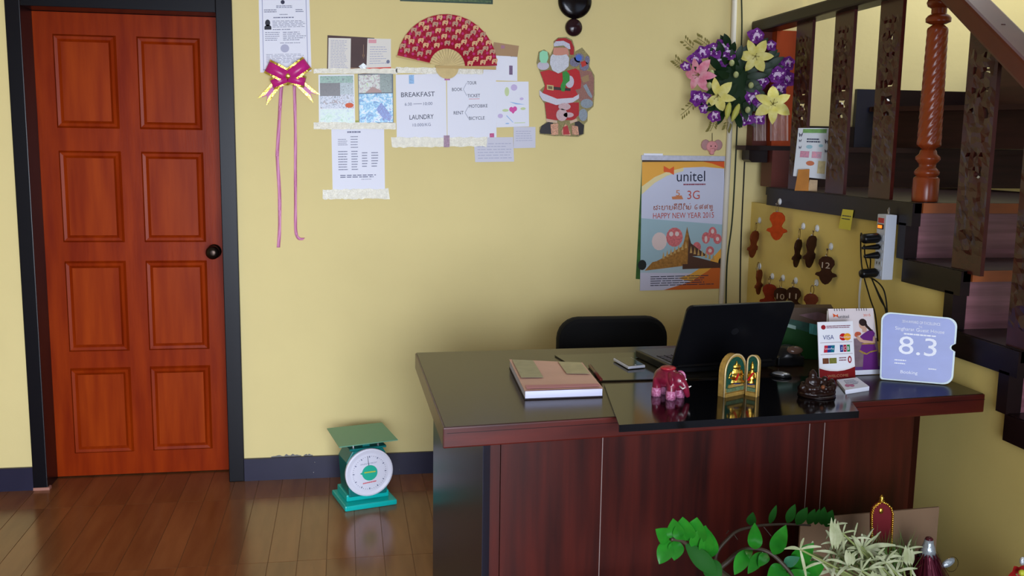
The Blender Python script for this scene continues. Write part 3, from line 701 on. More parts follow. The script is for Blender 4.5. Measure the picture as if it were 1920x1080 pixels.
for k in range(5):
    for u0 in (.13, .62): b = MB(); p = fC.pt(u0+.055*k, .985, 0); b.tube([p+fC.n*.003-Vector((0, 0, .004)), p+Vector((0, 0, .004)), p-fC.n*.006-Vector((0, 0, .004))], .0009, 5); b.build('binding_ring', M_black, ca)
b = MB(); p = fC.pt(0, 0, -.005); q_ = fC.pt(1, 0, -.005); b.prism([p+bkC*.045, q_+bkC*.045, fC.pt(1, .97, -.006), fC.pt(0, .97, -.006)], bkC*.002); b.build('rear_flap', M_paper2, ca)
# business card box
BC = [onZ(x, y, DZ+.014) for x, y in ((1569, 711), (1607, 707), (1630, 724), (1585, 731))]
bc = thing('card_box', tuple(sum(BC, Vector())/4-Vector((0, 0, .013))), 'small open box of white business cards before the payment sign', 'card box')
b = MB(); b.prism([p-Vector((0, 0, .0135)) for p in BC], (0, 0, .0125)); b.build('card_stack', M_paper, bc)
fB = Frame(*BC); b = MB(); fB.scrib(.25, .35, .9, .85, 4, b, -.0006, .4, .2); b.build('small_print', M_ink, bc); b = MB(); fB.ell(.22, .35, .1, .12, b, -.0007); fB.ell(.4, .3, .1, .12, b, -.0007); b.build('pink_logo', mat('pink_logo', (200, 110, 150), .5), bc)
# green box behind
fG, bkG = standing((1432, 694), (1566, 700), (1447, 578), (1560, 577), DZ+.006, .0)
for nm in ('tl', 'tr', 'br', 'bl'): pass
P0 = onZ(1428, 668, DZ+.001); dG = (onZ(1565, 676, DZ+.001)-P0); dG.z = 0; dG.normalize(); bG = Vector((-dG.y, dG.x, 0))
fG = Frame(onP(1447, 577, P0, bG), onP(1562, 577, P0, bG), P0+dG*.26, P0); fG.br = onP(1572, 676, P0, bG); fG.br.z = P0.z
gx = thing('product_box', tuple((fG.bl+fG.br)/2), 'green and teal printed cardboard box standing between laptop and payment sign', 'box')
b = MB(); b.prism([fG.bl, fG.br, fG.tr, fG.tl], bG*.07); b.build('carton', mat('brown_carton', (84, 66, 52), .5, spec=.15, noise=.15, nscale=12), gx)
b = MB(); fG.poly([(0, 0), (1, 0), (1, .40), (.04, .74), (0, .6)], b, .0003); b.build('green_field', mat('green_print', (20, 64, 22), .5, spec=.1), gx)
b = MB(); fG.poly([(.02, .86), (.62, .70), (.62, .52), (.05, .72)], b, .0006); b.build('dark_teal_band', mat('dark_teal', (18, 66, 52), .4, spec=.15, noise=.3, nscale=60), gx)
b = MB(); fG.poly([(.04, .76), (.42, .64), (.42, .57), (.06, .69)], b, .0009); b.build('pale_strip', mat('pale_teal', (130, 160, 150), .4), gx)
b = MB(); fG.poly([(.62, .70), (1, .62), (1, .40), (.62, .50)], b, .0008); b.build('teal_field', mat('teal_print', (70, 150, 150), .4, noise=.25, nscale=70, stretch=(3, 3, .6)), gx)
b = MB(); fG.poly([(.45, .86), (.75, .92), (.98, .84), (.98, .70), (.7, .76)], b, .0006); b.build('mauve_picture', mat('mauve_print', (110, 78, 84), .5, noise=.3, nscale=30), gx)
# black device in front of the box
p = onZ(1478, 684, DZ+.002); dv = thing('card_reader', tuple(p), 'rounded black desk device with a brown glossy top before the green box', 'device')
b = MB(); b.ball(p+Vector((0, .02, .03)), (.05, .045, .034), 20, 10); b.box(p+Vector((-.046, -.02, 0)), p+Vector((.048, .055, .03))); blob('body', b, M_black, dv, .005, 4)
b = MB(); b.ball(p+Vector((.012, -.016, .052)), (.028, .016, .012), 14, 8, (.6, 0, 0)); b.build('top_panel', mat('brown_gloss', (84, 62, 52), .15), dv, smooth=True)
# mouse
p = onZ(1464, 706, DZ+.006); ms = thing('computer_mouse', tuple(p), 'small black computer mouse with silver top beside the card device', 'mouse')
b = MB(); b.ball(p+Vector((0, 0, .004)), (.022, .034, .010), 16, 8, (0, 0, 1.0)); b.build('body', M_black, ms, smooth=True)
b = MB(); b.ball(p+Vector((0, 0, .0085)), (.019, .028, .007), 16, 8, (0, 0, 1.0)); b.build('silver_shell', mat('silver_plastic', (170, 172, 176), .2, metal=.6), ms, smooth=True)

# ------------------------------------------------------------------ pink elephant figurine
pe = onZ(1256, 744, ZM); S = 1.0
el = thing('elephant_figurine', tuple(pe), 'dark pink mosaic elephant figurine standing on the black desk mat', 'figurine')
fd = Vector((.55, -.83, 0)); sd = Vector((.83, .55, 0))        # faces front right
def EL(a, s_, z): return pe+fd*a+sd*s_+Vector((0, 0, z))
M_el = mat('pink_lacquer', (132, 28, 54), .3, c2=(100, 18, 40), nscale=60, coat=.25); M_el2 = mat('pale_pink_mosaic', (222, 150, 186), .3, c2=(150, 44, 92), nscale=180, bump=.4, bscale=200)
b = MB(); yaw = math.atan2(fd.y, fd.x)
b.ball(EL(-.012, 0, .054), (.042, .031, .030), 16, 10, (0, 0, yaw)); b.ball(EL(.026, 0, .052), (.021, .021, .024), 14, 8, (0, 0, yaw))
b.tube([EL(.04, 0, .05), EL(.05, .002, .036), EL(.052, .006, .022), EL(.054, .01, .008)], [.013, .0105, .009, .0065], 10)
for s_ in (-1, 1):
    b.tube([EL(.012, .016*s_, .05), EL(.018, .019*s_, .025), EL(.018, .02*s_, .012)], .0125, 10); b.tube([EL(-.034, .017*s_, .05), EL(-.034, .018*s_, .025), EL(-.034, .018*s_, .012)], .0125, 10)
blob('body', b, M_el, el, .0035, 3)
for s_ in (-1, 1):
    b = MB(); b.ball(EL(.016, .024*s_, .056), (.016, .0045, .019), 14, 8, (0, 0, yaw+.35*s_)); b.build('ear', M_el2 if s_ > 0 else M_el, el, smooth=True)
    b = MB(); b.lathe([(.0140, 0), (.0142, .010), (.0130, .022), (.0125, .024)], EL(.018, .0205*s_, 0), 14); b.build('foot', M_el2, el, smooth=True)
    b = MB(); b.lathe([(.0140, 0), (.0142, .010), (.0130, .022), (.0125, .024)], EL(-.034, .0185*s_, 0), 14); b.build('foot', M_el2, el, smooth=True)
    b = MB(); b.ball(EL(.043, .013*s_, .056), .0022, 8, 6); b.build('eye', mat('bright_bead', (250, 250, 250), .1), el)
    b = MB(); b.tube([EL(.040, .011*s_, .040), EL(.054, .014*s_, .036), EL(.060, .015*s_, .040)], [.003, .0024, .0012], 6); b.build('tusk', mat('ivory_white', (236, 226, 220), .3), el, smooth=True)
b = MB(); b.ball(EL(-.01, 0, .081), (.022, .024, .006), 14, 6, (0, 0, yaw)); b.build('saddle', mat('saddle_red', (168, 40, 50), .35, noise=.3, nscale=150), el, smooth=True)

# ------------------------------------------------------------------ golden folding shrine
def arch_half(root, p0, p1, Hh, dep, nm):
    d = (p1-p0); d.z = 0; Wd = d.length; d.normalize(); n_ = Vector((d.y, -d.x, 0))
    if n_.y > 0: n_ = -n_
    Z = Vector((0, 0, 1)); pts = [p0, p1]; r_ = Wd/2
    K = 12
    arc = [(p0+p1)/2+Z*(Hh-r_*1.15)+d*(r_*math.cos(PI*k/K))+Z*(r_*1.15*math.sin(PI*k/K)) for k in range(K+1)]
    b = MB(); b.prism([p0]+[p1]+arc, -n_*dep); b.build(nm+'_shell', M_goldp, root)
    ins = [((p0+p1)/2+Z*(Hh-r_*1.15))+((a-((p0+p1)/2+Z*(Hh-r_*1.15)))*.86) for a in arc]
    q0 = p0+d*Wd*.07+Z*Hh*.2; q1 = p1-d*Wd*.07+Z*Hh*.2
    b = MB(); b.prism([q0, q1]+ins, n_*.0008); b.build(nm+'_inlay', mat('green_glitter', (12, 44, 36), .4, spec=.15, c2=(36, 88, 70), nscale=400), root)
    b = MB(); b.tube([p0+n_*.001]+[a+n_*.001 for a in arc[::-1]]+[p1+n_*.001], .0024, 6); b.build(nm+'_rim', mat('pale_gold_rim', (214, 190, 140), .35, metal=.3), root, smooth=True)
    m_ = (p0+p1)/2
    b = MB(); b.prism([p0, p1, p1+Z*Hh*.09, p0+Z*Hh*.09], n_*.006); b.build('base_step', M_goldp, root); b = MB(); b.prism([p0+d*Wd*.1+Z*Hh*.11, p1-d*Wd*.1+Z*Hh*.11, p1-d*Wd*.1+Z*Hh*.2, p0+d*Wd*.1+Z*Hh*.2], n_*.004); b.build('base_step', mat('jade_step', (96, 116, 84), .4, noise=.4, nscale=200), root)
    b = MB(); b.prism([p0+d*Wd*.14+Z*Hh*.22, p1-d*Wd*.14+Z*Hh*.22, p1-d*Wd*.2+Z*Hh*.29, p0+d*Wd*.2+Z*Hh*.29], n_*.006); b.build('base_step', M_goldp, root)
    b = MB(); c_ = m_+n_*.003; k_ = Wd/.045; b.ball(c_+Z*Hh*.33, (.016*k_, .007, .007), 12, 6); b.ball(c_+Z*Hh*.43, (.012*k_, .006, .012), 12, 8); b.ball(c_+Z*Hh*.55, (.011*k_, .006, .013), 12, 8); b.ball(c_+Z*Hh*.70, (.007*k_, .006, .009), 12, 8)
    b.lathe([(.005, 0), (.003, .006), (.0006, .013)], c_+Z*Hh*.76, 8); b.tube([c_+d*.011*k_+Z*Hh*.6, c_+d*.016*k_+Z*Hh*.46, c_+Z*Hh*.42], .0035, 6); b.tube([c_-d*.011*k_+Z*Hh*.6, c_-d*.016*k_+Z*Hh*.46, c_+Z*Hh*.42], .0035, 6)
    blob('seated_figure', b, M_gold, root, .002, 2)
    b = MB(); b.strip([c_+d*.007+Z*Hh*.6+n_*.006, c_+Z*Hh*.5+n_*.0075, c_-d*.008+Z*Hh*.38+n_*.007], d, .006, .001); b.build('red_robe', M_red, root)
    b = MB(); b.ball(c_+Z*Hh*.30+n_*.003, (.013, .005, .0025), 10, 6); b.build('blue_cushion', mat('blue_cushion', (34, 40, 96), .4), root)
    b = MB(); b.tube([p1+n_*.004, p1+n_*.004+Z*Hh*.62], .0028, 8); b.build('gold_pillar', M_goldp, root)
s0 = onZ(1357, 745, ZM); s1 = onZ(1396, 737, ZM); s2 = onZ(1399, 740, ZM); s3 = onZ(1419, 744, ZM)
shr = thing('folding_shrine', tuple((s0+s3)/2), 'gilded folding shrine with two open arches and small gold figures', 'shrine')
arch_half(shr, s0, s1, .118, .022, 'left'); arch_half(shr, s2, s3, .116, .014, 'right')
b = MB(); b.box(Vector((min(s1.x, s2.x)-.002, s1.y, ZM)), Vector((s2.x+.002, s1.y+.006, ZM+.07))); b.build('hinge', M_goldp, shr)

# ------------------------------------------------------------------ dark carved statuette
p = onZ(1531, 741, ZM); sv = thing('carved_statuette', tuple(p), 'dark brown carved seated statuette on a wide base before the payment sign', 'statuette')
b = MB(); Z = Vector((0, 0, 1)); X = Vector((1, 0, 0)); Yv = Vector((0, 1, 0))
b.ball(p+Z*.008, (.056, .034, .010), 20, 8); b.ball(p+Z*.022-X*.012, (.034, .024, .016), 16, 8); b.ball(p+Z*.040-X*.014, (.021, .018, .018), 14, 8); b.ball(p+Z*.060-X*.016, (.0125, .0125, .0125), 14, 8); b.ball(p+Z*.071-X*.016, (.006, .006, .005), 10, 6); b.ball(p+Z*.032+X*.016, (.017, .015, .017), 14, 8); b.ball(p+Z*.047+X*.020-Yv*.004, (.009, .009, .009), 12, 8)
for k in range(26):
    random.seed(k); a = 2*PI*random.random(); b.ball(p+X*.046*math.cos(a)+Yv*.028*math.sin(a)+Z*(.010+.018*random.random()), .005+.007*random.random(), 8, 6)
for s_ in (-1, 1): b.tube([p+Z*.048+X*(.016*s_-.014), p+Z*.034+X*(.028*s_-.012)-Yv*.012, p+Z*.024+X*(.012*s_-.012)-Yv*.024], .007, 8)
b.ball(p+Z*.026+X*.044, (.012, .012, .022), 12, 8)
blob('carving', b, mat('dark_polished_wood', (36, 19, 14), .3, spec=.35, noise=.3, nscale=60), sv, .0024, 1)
b = MB(); b.lathe([(.052, 0), (.053, .003), (.050, .006)], p, 28); b.build('base', M_stair, sv, smooth=True)
b = MB(); b.ball(p+Z*.030-Yv*.026+X*.004, .006, 10, 8); b.build('shiny_bead', mat('brown_bead', (120, 70, 44), .12), sv, smooth=True)
# ================================================================== ON THE BACK WALL
# certificate
f = wallframe([(485, -4), (580, -5), (584, 134), (488, 136)], 1)
ce_ = thing('certificate', tuple(f.bl), 'framed-border certificate with a small black portrait hung above the pink bow', 'certificate')
f.slab('sheet', M_paper, ce_)
b = MB()
for u0, v0, u1, v1 in ((.06, .03, .075, .985), (.925, .03, .94, .985), (.06, .975, .94, .987), (.06, .03, .94, .04)): f.rect(u0, v0, u1, v1, b)
b.build('printed_border', mat('pale_ink', (176, 178, 206), .6), ce_)
b = MB(); f.scrib(.34, .86, .66, .90, 2, b, ragged=.1); f.scrib(.1, .80, .36, .85, 2, b); f.scrib(.72, .80, .9, .85, 2, b); f.scrib(.4, .765, .56, .785, 1, b, ragged=0); f.scrib(.28, .72, .68, .75, 1, b, ragged=0)
f.scrib(.26, .60, .92, .70, 5, b, fill=.3); f.scrib(.26, .565, .75, .585, 1, b); f.scrib(.11, .42, .42, .55, 5, b, fill=.3); f.scrib(.46, .42, .92, .55, 5, b, fill=.3); f.scrib(.4, .385, .88, .40, 1, b); f.scrib(.12, .12, .9, .25, 7, b, fill=.25)
stuff(b.build('small_print', M_ink, ce_))
b = MB(); f.ell(.47, .94, .04, .028, b); b.build('crest', M_inkd, ce_)
b = MB(); f.ell(.49, .32, .085, .055, b, .0003, .0003, 20); f.ell(.49, .32, .07, .045, b, .0002, .0003, 20); b.build('round_stamp', mat('pale_stamp', (186, 188, 212), .6), ce_)
b = MB(); f.ell(.165, .665, .05, .045, b); f.poly([(.1, .575), (.235, .575), (.235, .615), (.195, .64), (.14, .64), (.1, .615)], b); b.build('portrait', mat('photo_black', (40, 42, 54), .5), ce_)
# bow with streamers
def Wp(x, y, d=.0): return onY(x, y, WALL-d)
bw = thing('ribbon_bow', tuple(Wp(538, 140)), 'shiny pink and gold ribbon bow with two long streamers', 'bow')
M_pink = mat('pink_satin', (198, 40, 130), .25, noise=.15, nscale=40); M_pinkl = mat('pale_pink_ribbon', (222, 150, 190), .3, c2=(206, 120, 165), nscale=18, stretch=(1, 1, .6)); M_goldf = mat('gold_foil', (226, 192, 84), .2, metal=.8, bump=.5, bscale=90)
def loop_ribbon(p0, p1, w_, lift, m, edge=True):
    path = []; n_ = 14
    for k in range(n_+1):
        t = k/n_; a = t*2*PI; u = .5-.5*math.cos(a); h = .012+lift*math.sin(a)
        path.append(Wp(p0[0]+(p1[0]-p0[0])*u, p0[1]+(p1[1]-p0[1])*u, h+.02))
    d = (Wp(*p1)-Wp(*p0)).normalized(); sd = Vector((0, 1, 0)).cross(d)
    b = MB(); b.strip(path, sd, w_, .001); b.build('loop', m, bw, smooth=True)
    for s_ in (-1, 1):
        b = MB(); b.strip([q+sd*s_*w_*.5 for q in path], sd, w_*.16, .0016); b.build('gold_edge', M_goldf, bw)
loop_ribbon((540, 144), (501, 124), .052, .016, M_pink); loop_ribbon((540, 144), (576, 118), .052, .016, M_pink)
loop_ribbon((538, 146), (510, 158), .04, .014, M_pink); loop_ribbon((540, 146), (572, 154), .04, .014, M_pink)
for a, c_, e in (((525, 150), (498, 183), (488, 180)), ((555, 150), (586, 178), (596, 176))):
    A = Wp(*a, .012); C_ = Wp(*c_, .01); d = (C_-A).normalized(); sd = Vector((0, 1, 0)).cross(d).normalized(); w_ = .026
    b = MB(); b.prism([A-sd*w_/2, A+sd*w_/2, C_+sd*w_/2+d*.01, C_-d*.012, C_-sd*w_/2+d*.01], (0, -.001, 0)); b.build('tail', mat('pink_tail', (206, 96, 168), .3), bw)
    for s_ in (-1, 1):
        o_ = Vector((0, -.0014, 0)); b = MB(); b.prism([A+sd*s_*w_*.32+o_, A+sd*s_*w_*.62+o_, C_+sd*s_*w_*.85+d*.022+o_, C_+sd*s_*w_*.3-d*.006+o_], (0, -.0012, 0)); b.build('gold_edge', M_goldf, bw)
b = MB(); b.ball(Wp(540, 142, .03), (.02, .014, .016), 12, 8); b.build('knot', M_goldf, bw, smooth=True)
b = MB(); b.ball(Wp(539, 155, .026), (.010, .008, .012), 10, 8); b.build('knot_tail', M_goldf, bw, smooth=True)
b = MB(); b.strip(cr([Wp(528, 160, .008), Wp(525, 200, .006), Wp(521, 270, .008), Wp(520, 300, .004), Wp(524, 360, .006), Wp(524, 430, .004), Wp(522, 464, .004)], 6), [Vector((1, .5*math.sin(k*.6), 0)) for k in range(37)], .0145, .0008); b.build('streamer', M_pinkl, bw, smooth=True)
b = MB(); b.strip(cr([Wp(552, 160, .008), Wp(553, 200, .006), Wp(554, 270, .006), Wp(554, 330, .005), Wp(554, 400, .006), Wp(555, 435, .006), Wp(560, 447, .006), Wp(570, 448, .008)], 6), [Vector((1, .5*math.sin(k*.5), .0 if k < 33 else 1.2)) for k in range(43)], .013, .0008); b.build('streamer', M_pinkl, bw, smooth=True)

# brown folder with two letters
f = wallframe([(614, 66), (702, 71), (701, 139), (613, 137)], 1)
fo_ = thing('folder', tuple(f.bl), 'dark brown card folder pinned open under two white letters', 'folder')
f.slab('cover', mat('brown_card', (74, 48, 46), .5, noise=.1, nscale=20), fo_)
b = MB(); f.rect(.5, .0, 1.0, .16, b); b.build('gold_band', mat('tan_gold', (150, 108, 66), .4), fo_)
b = MB(); f.rect(.765, .42, .775, .80, b, .0003); f.ell(.77, .5, .02, .05, b); b.build('gold_line', mat('tan_gold2', (150, 112, 80), .4), fo_)
b = MB(); f.poly([(.77, .3), (.87, .2), (.77, .1), (.67, .2)], b, .0004); b.build('silver_diamond', mat('silver_foil', (220, 225, 226), .2, metal=.6, bump=.6, bscale=300), fo_)
def note(name, px, lay, label, cat, m=M_paper, lines=None, ink=M_ink):
    f = wallframe(px, lay); t = thing(name, tuple(f.bl), label, cat); f.slab('sheet', m, t)
    if lines:
        b = MB()
        for L in lines: f.scrib(*L[:5], b, ragged=(L[5] if len(L) > 5 else .3), fill=(L[6] if len(L) > 6 else .3))
        stuff(b.build('handwriting', ink, t))
    return t, f
M_pink2 = mat('pale_lilac_ink', (172, 174, 200), .6)
note('letter', [(616, 71), (658, 72), (657, 138), (615, 136)], 2, 'handwritten white letter on the left half of the brown folder', 'letter', M_paper2, [(.1, .05, .92, .95, 20, .25)], M_pink2)
t, f = note('letter', [(689, 72), (733, 73), (733, 132), (687, 134)], 2, 'letter with a red bottom stripe right of the brown folder', 'letter', M_paper2, [(.12, .2, .85, .78, 8, .4, .25)], M_pink2)
b = MB(); f.rect(0, 0, 1, .11, b); b.build('red_stripe', mat('coral_print', (222, 84, 66), .5), t); b = MB(); f.rect(.05, .86, .38, .97, b); b.build('pink_header', mat('pink_header', (226, 160, 170), .5), t); b = MB(); f.ell(.88, .28, .07, .06, b); b.build('doodle', M_ink, t)
# two glossy photographs
f = wallframe([(597, 140), (664, 139), (666, 233), (598, 233)], 2)
t = thing('photograph', tuple(f.bl), 'glossy print of a waterfall and rocks left of the blue photograph', 'photograph')
f.slab('print', mat('photo_white', (228, 232, 236), .3), t)
b = MB(); f.rect(.04, .32, .97, .66, b); b.build('water_picture', photo_mat('waterfall', [(60, 66, 70), (150, 160, 175), (205, 210, 225), (120, 124, 130), (190, 110, 90)], 60), t)
b = MB(); f.rect(.04, .57, .6, .83, b, .0005); b.build('dark_rock', photo_mat('dark_rock', [(40, 26, 26), (70, 60, 56), (30, 34, 34)], 70), t)
b = MB(); f.rect(.6, .6, .97, .83, b, .0005); b.build('rapids', photo_mat('rapids', [(60, 70, 72), (170, 186, 190), (100, 110, 116)], 90), t)
b = MB(); f.rect(.04, .83, .97, .97, b, .0005); b.build('green_trees', photo_mat('trees', [(50, 110, 80), (130, 170, 150), (30, 40, 60)], 60), t)
b = MB(); f.rect(.04, .02, .97, .30, b, .0005); b.build('pale_green_map', photo_mat('pale_green', [(160, 200, 170), (205, 225, 215), (170, 190, 200)], 60), t)
b = MB(); f.ell(.85, .38, .12, .05, b, .0008); b.build('orange_spot', M_orange, t)
f = wallframe([(671, 139), (737, 137), (738, 231), (673, 232)], 2)
t = thing('photograph', tuple(f.bl), 'glossy print of a blue pool and waterfall beside the breakfast notice', 'photograph')
f.slab('print', mat('photo_dark', (70, 84, 96), .3), t)
b = MB(); f.rect(.02, .02, .98, .6, b); b.build('pool_picture', photo_mat('pool', [(20, 50, 140), (40, 140, 200), (120, 190, 220), (220, 232, 240), (40, 90, 180)], 55), t)
b = MB(); f.rect(.02, .62, .62, .98, b, .0005); b.build('rocks_picture', photo_mat('rocks', [(150, 170, 60), (200, 210, 200), (170, 150, 150), (90, 110, 80)], 60), t)
b = MB(); f.rect(.62, .62, .96, .98, b, .0005); b.build('trees_picture', photo_mat('trees2', [(40, 60, 50), (110, 130, 120), (60, 80, 60)], 90), t)
b = MB(); f.poly([(.2, .62), (.4, .74), (.66, .66), (.66, .62)], b, .0009); b.build('pink_rock', mat('pink_rock', (190, 160, 156), .5), t)
b = MB(); f.poly([(.5, .28), (.65, .42), (.95, .15), (.9, .04), (.7, .1)], b, .0009); b.build('deep_water', photo_mat('deep', [(14, 30, 110), (40, 80, 180), (90, 150, 210)], 120), t)
# price list
t, f = note('price_list', [(621, 232), (720, 231), (722, 368), (624, 370)], 1, 'white printed price table taped below the two photographs', 'notice', M_paper, [(.3, .87, .55, .90, 1, 0, .7), (.12, .70, .3, .8, 4, .2), (.36, .66, .5, .84, 5, .1), (.12, .36, .3, .64, 8, .1, .35), (.37, .36, .5, .64, 8, .2, .35), (.57, .4, .68, .62, 6, .2, .35), (.75, .4, .88, .62, 6, .2, .35), (.15, .26, .85, .31, 2, .1, .5), (.55, .23, .8, .25, 1)])
b = MB(); f.rect(.42, .93, .58, 1.04, b, .0006); b.build('green_sticker', mat('olive_sticker', (172, 176, 84), .5, noise=.2, nscale=120), t)
# notices
t, f = note('notice', [(742, 140), (836, 138), (838, 262), (744, 266)], 1, 'white notice reading BREAKFAST and LAUNDRY under the red fan', 'notice')
for s_, u0, v0, u1, v1 in (('BREAKFAST', .10, .665, .77, .735), ('6:30', .17, .535, .31, .58), ('10:00', .54, .535, .72, .58), ('LAUNDRY', .26, .325, .74, .395), ('10.000/KG', .32, .22, .68, .265)): f.textm(s_, u0, v0, u1, v1, M_inkd if len(s_) > 6 and s_ != '10.000/KG' else M_ink, t)
b = MB(); f.rect(.34, .555, .51, .562, b); b.build('dash', M_ink, t)
b = MB(); f.rect(.26, .86, .36, .99, b); b.build('blue_seal', mat('blue_seal', (150, 190, 232), .5, noise=.25, nscale=150), t)
t, f = note('notice', [(838, 138), (930, 137), (931, 258), (839, 262)], 1, 'white notice reading BOOK tour ticket and RENT motobike bicycle', 'notice')
for s_, u0, v0, u1, v1 in (('BOOK', .10, .735, .31, .785), ('TOUR', .41, .83, .60, .88), ('TICKET', .41, .635, .67, .685), ('RENT', .13, .38, .33, .43), ('MOTOBIKE', .44, .475, .82, .525), ('BICYCLE', .44, .29, .76, .34)): f.textm(s_, u0, v0, u1, v1, M_inkd, t)
b = MB()
for (a, c_) in (((.33, .76), (.40, .86)), ((.33, .76), (.40, .66)), ((.36, .405), (.43, .5)), ((.36, .405), (.43, .315))):
    f.poly([(a[0], a[1]-.005), (c_[0], c_[1]-.005), (c_[0], c_[1]+.005), (a[0], a[1]+.005)], b)
split(b.build('branch_line', M_ink, t))
b = MB(); f.rect(.44, .605, .66, .615, b); b.build('red_underline', mat('red_underline', (226, 170, 180), .6), t)
b = MB(); f.rect(-.05, .90, .06, .97, b, .0008); b.build('pink_stamp', mat('pink_stamp', (190, 110, 170), .5, noise=.25, nscale=150), t); b = MB(); f.rect(.86, -.0, .95, .07, b, .0008); b.build('red_stamp', mat('rose_stamp', (200, 90, 140), .5, noise=.3, nscale=200), t)
# tapes
def tape(px, lay, label):
    f = wallframe(px, lay); b = MB(); N = 24; rag = []
    random.seed(int(px[0][0])); L = [(i/N, 1-.12*random.random()) for i in range(N+1)]+[(1-i/N, .12*random.random()) for i in range(N+1)]
    b.prism([f.pt(u, v, 0) for u, v in L], f.n*.0005); tag(b.build('tape_strip', M_tape), label, 'tape')
tape([(588, 128), (745, 128), (745, 139), (588, 138)], 3.2, 'shiny clear tape strip above the two photographs')
tape([(742, 125), (905, 127), (905, 140), (742, 138)], 3.2, 'shiny clear tape strip along the top of the notices below the fan')
tape([(588, 228), (742, 230), (742, 243), (588, 243)], 3.4, 'crinkled clear tape strip across the bottom of the photographs')
tape([(605, 355), (728, 352), (731, 374), (605, 375)], 3.2, 'crinkled clear tape strip across the bottom of the price table')
tape([(733, 256), (914, 256), (912, 276), (735, 278)], 3.2, 'crinkled clear tape strip across the bottom of the notices')
b = MB(); f = wallframe([(832, 254), (843, 254), (843, 276), (832, 276)], 4); t = f.slab('sticker', mat('mauve_sticker', (170, 140, 160), .5, noise=.3, nscale=150)); tag(t, 'small mauve sticker between the two notices on the lower tape', 'sticker')
# envelope
f = wallframe([(906, 103), (970, 106), (970, 152), (906, 150)], 2)
t = thing('envelope', tuple(f.bl), 'white envelope with raised brown flap right of the fan', 'envelope'); f.slab('front', M_paper, t)
f2 = wallframe([(926, 79), (973, 86), (970, 107), (922, 104)], 2); f2.slab('flap', mat('kraft_flap', (176, 142, 106), .6), t)
b = MB(); f.rect(.76, .25, .86, .62, b); b.build('postmark', mat('violet_stamp', (120, 96, 130), .5, noise=.4, nscale=300), t); b = MB(); f2.rect(.3, .6, .45, .85, b); b.build('flap_stamp', mat('lilac_stamp', (170, 120, 140), .5), t)
# drawing with heart
t, f = note('drawing', [(930, 153), (991, 153), (992, 237), (931, 239)], 2.4, 'child drawing with pink heart and faint flowers', 'drawing', M_paper)
M_pk = mat('heart_pink', (216, 70, 160), .4)
b = MB(); f.ell(.46, .39, .065, .055, b, .0003, .0004); f.ell(.57, .40, .065, .055, b, .0005, .0004); f.poly([(.40, .38), (.63, .40), (.515, .29)], b, .0004); b.build('pink_heart', M_pk, t)
b = MB(); f.ell(.33, .78, .07, .10, b); f.ell(.28, .37, .1, .03, b); f.ell(.82, .40, .08, .03, b); f.rect(.55, .08, .88, .095, b); split(b.build('lime_stroke', mat('lime_wash', (206, 222, 170), .6), t))
b = MB(); f.ell(.55, .87, .1, .07, b); f.ell(.12, .25, .08, .05, b); f.ell(.78, .62, .06, .03, b); split(b.build('lilac_stroke', mat('lilac_wash', (206, 190, 230), .6), t))
b = MB(); f.poly([(.4, .56), (.6, .5), (.88, .49), (.6, .53)], b); f.poly([(.3, .25), (.5, .1), (.52, .1), (.32, .26)], b); f.ell(.33, .08, .06, .012, b); split(b.build('blue_stroke', mat('blue_wash', (150, 190, 236), .6), t))
note('note', [(888, 258), (962, 257), (964, 303), (891, 304)], 2.8, 'lined handwritten note taped lowest below the notices', 'note', mat('lilac_paper', (214, 214, 228), .6), [(.08, .1, .95, .8, 6, .2, .2)], M_pink2)
note('note', [(963, 238), (1004, 238), (1004, 277), (963, 278)], 2.8, 'small square handwritten note below the heart drawing', 'note', mat('lilac_paper', (0, 0, 0)), [(.1, .3, .9, .85, 5, .2, .2)], M_pink2)
# poster cut by the top of the picture
f = wallframe([(748, -90), (925, -88), (924, 8), (750, 2)], 1)
t = thing('poster', tuple(f.bl), 'dark green picture high on the wall above the fan', 'poster'); f.slab('sheet', mat('green_poster', (58, 84, 66), .4, c2=(40, 60, 50), nscale=30), t)
b = MB(); f.rect(.02, .03, .98, .07, b); b.build('speckled_border', mat('speckled', (110, 130, 84), .5, c2=(50, 80, 60), nscale=120), t)

# hand fan
fc = onY(838, 126, WALL); R1 = .213; R0 = .078
sc_ = (onY(928, 126, WALL)-fc).length/90.0
fan = thing('hand_fan', tuple(fc), 'open red cloth hand fan with elephant pattern on the wall', 'fan')
def FP(r, a, d): return fc+Vector((r*sc_*math.cos(a), -d, r*sc_*math.sin(a)))
N = 44; vs = []; A0, A1 = math.radians(3), math.radians(170)
def fr(a): return 93+1.5*math.sin(a)
b = MB()
for k in range(N+1):
    a = A0+(A1-A0)*k/N; d = .012+(.0035 if k % 2 else 0)
    for r in (33, fr(a)): vs.append(FP(r, a, d)); vs.append(FP(r, a, d+.0008))
fs = []
for k in range(N):
    i = 4*k; fs += [(i, i+4, i+6, i+2), (i+1, i+3, i+7, i+5), (i+2, i+6, i+7, i+3), (i, i+1, i+5, i+4)]
b.add(vs, fs); b.build('cloth_leaf', mat('crimson_cloth', (170, 18, 50), .6, noise=.12, nscale=50), fan)
for k in range(16):
    a0 = A0+(A1-A0)*k/16; a1 = A0+(A1-A0)*(k+1)/16; d = .010+.0008*(k % 2)
    b = MB(); b.prism([FP(2, a0, d), FP(34, a0+.01, d), FP(34, a1-.01, d), FP(2, a1, d)], (0, -.001, 0)); b.build('rib', mat('bamboo', (214, 190, 130), .5, noise=.1, nscale=40), fan)
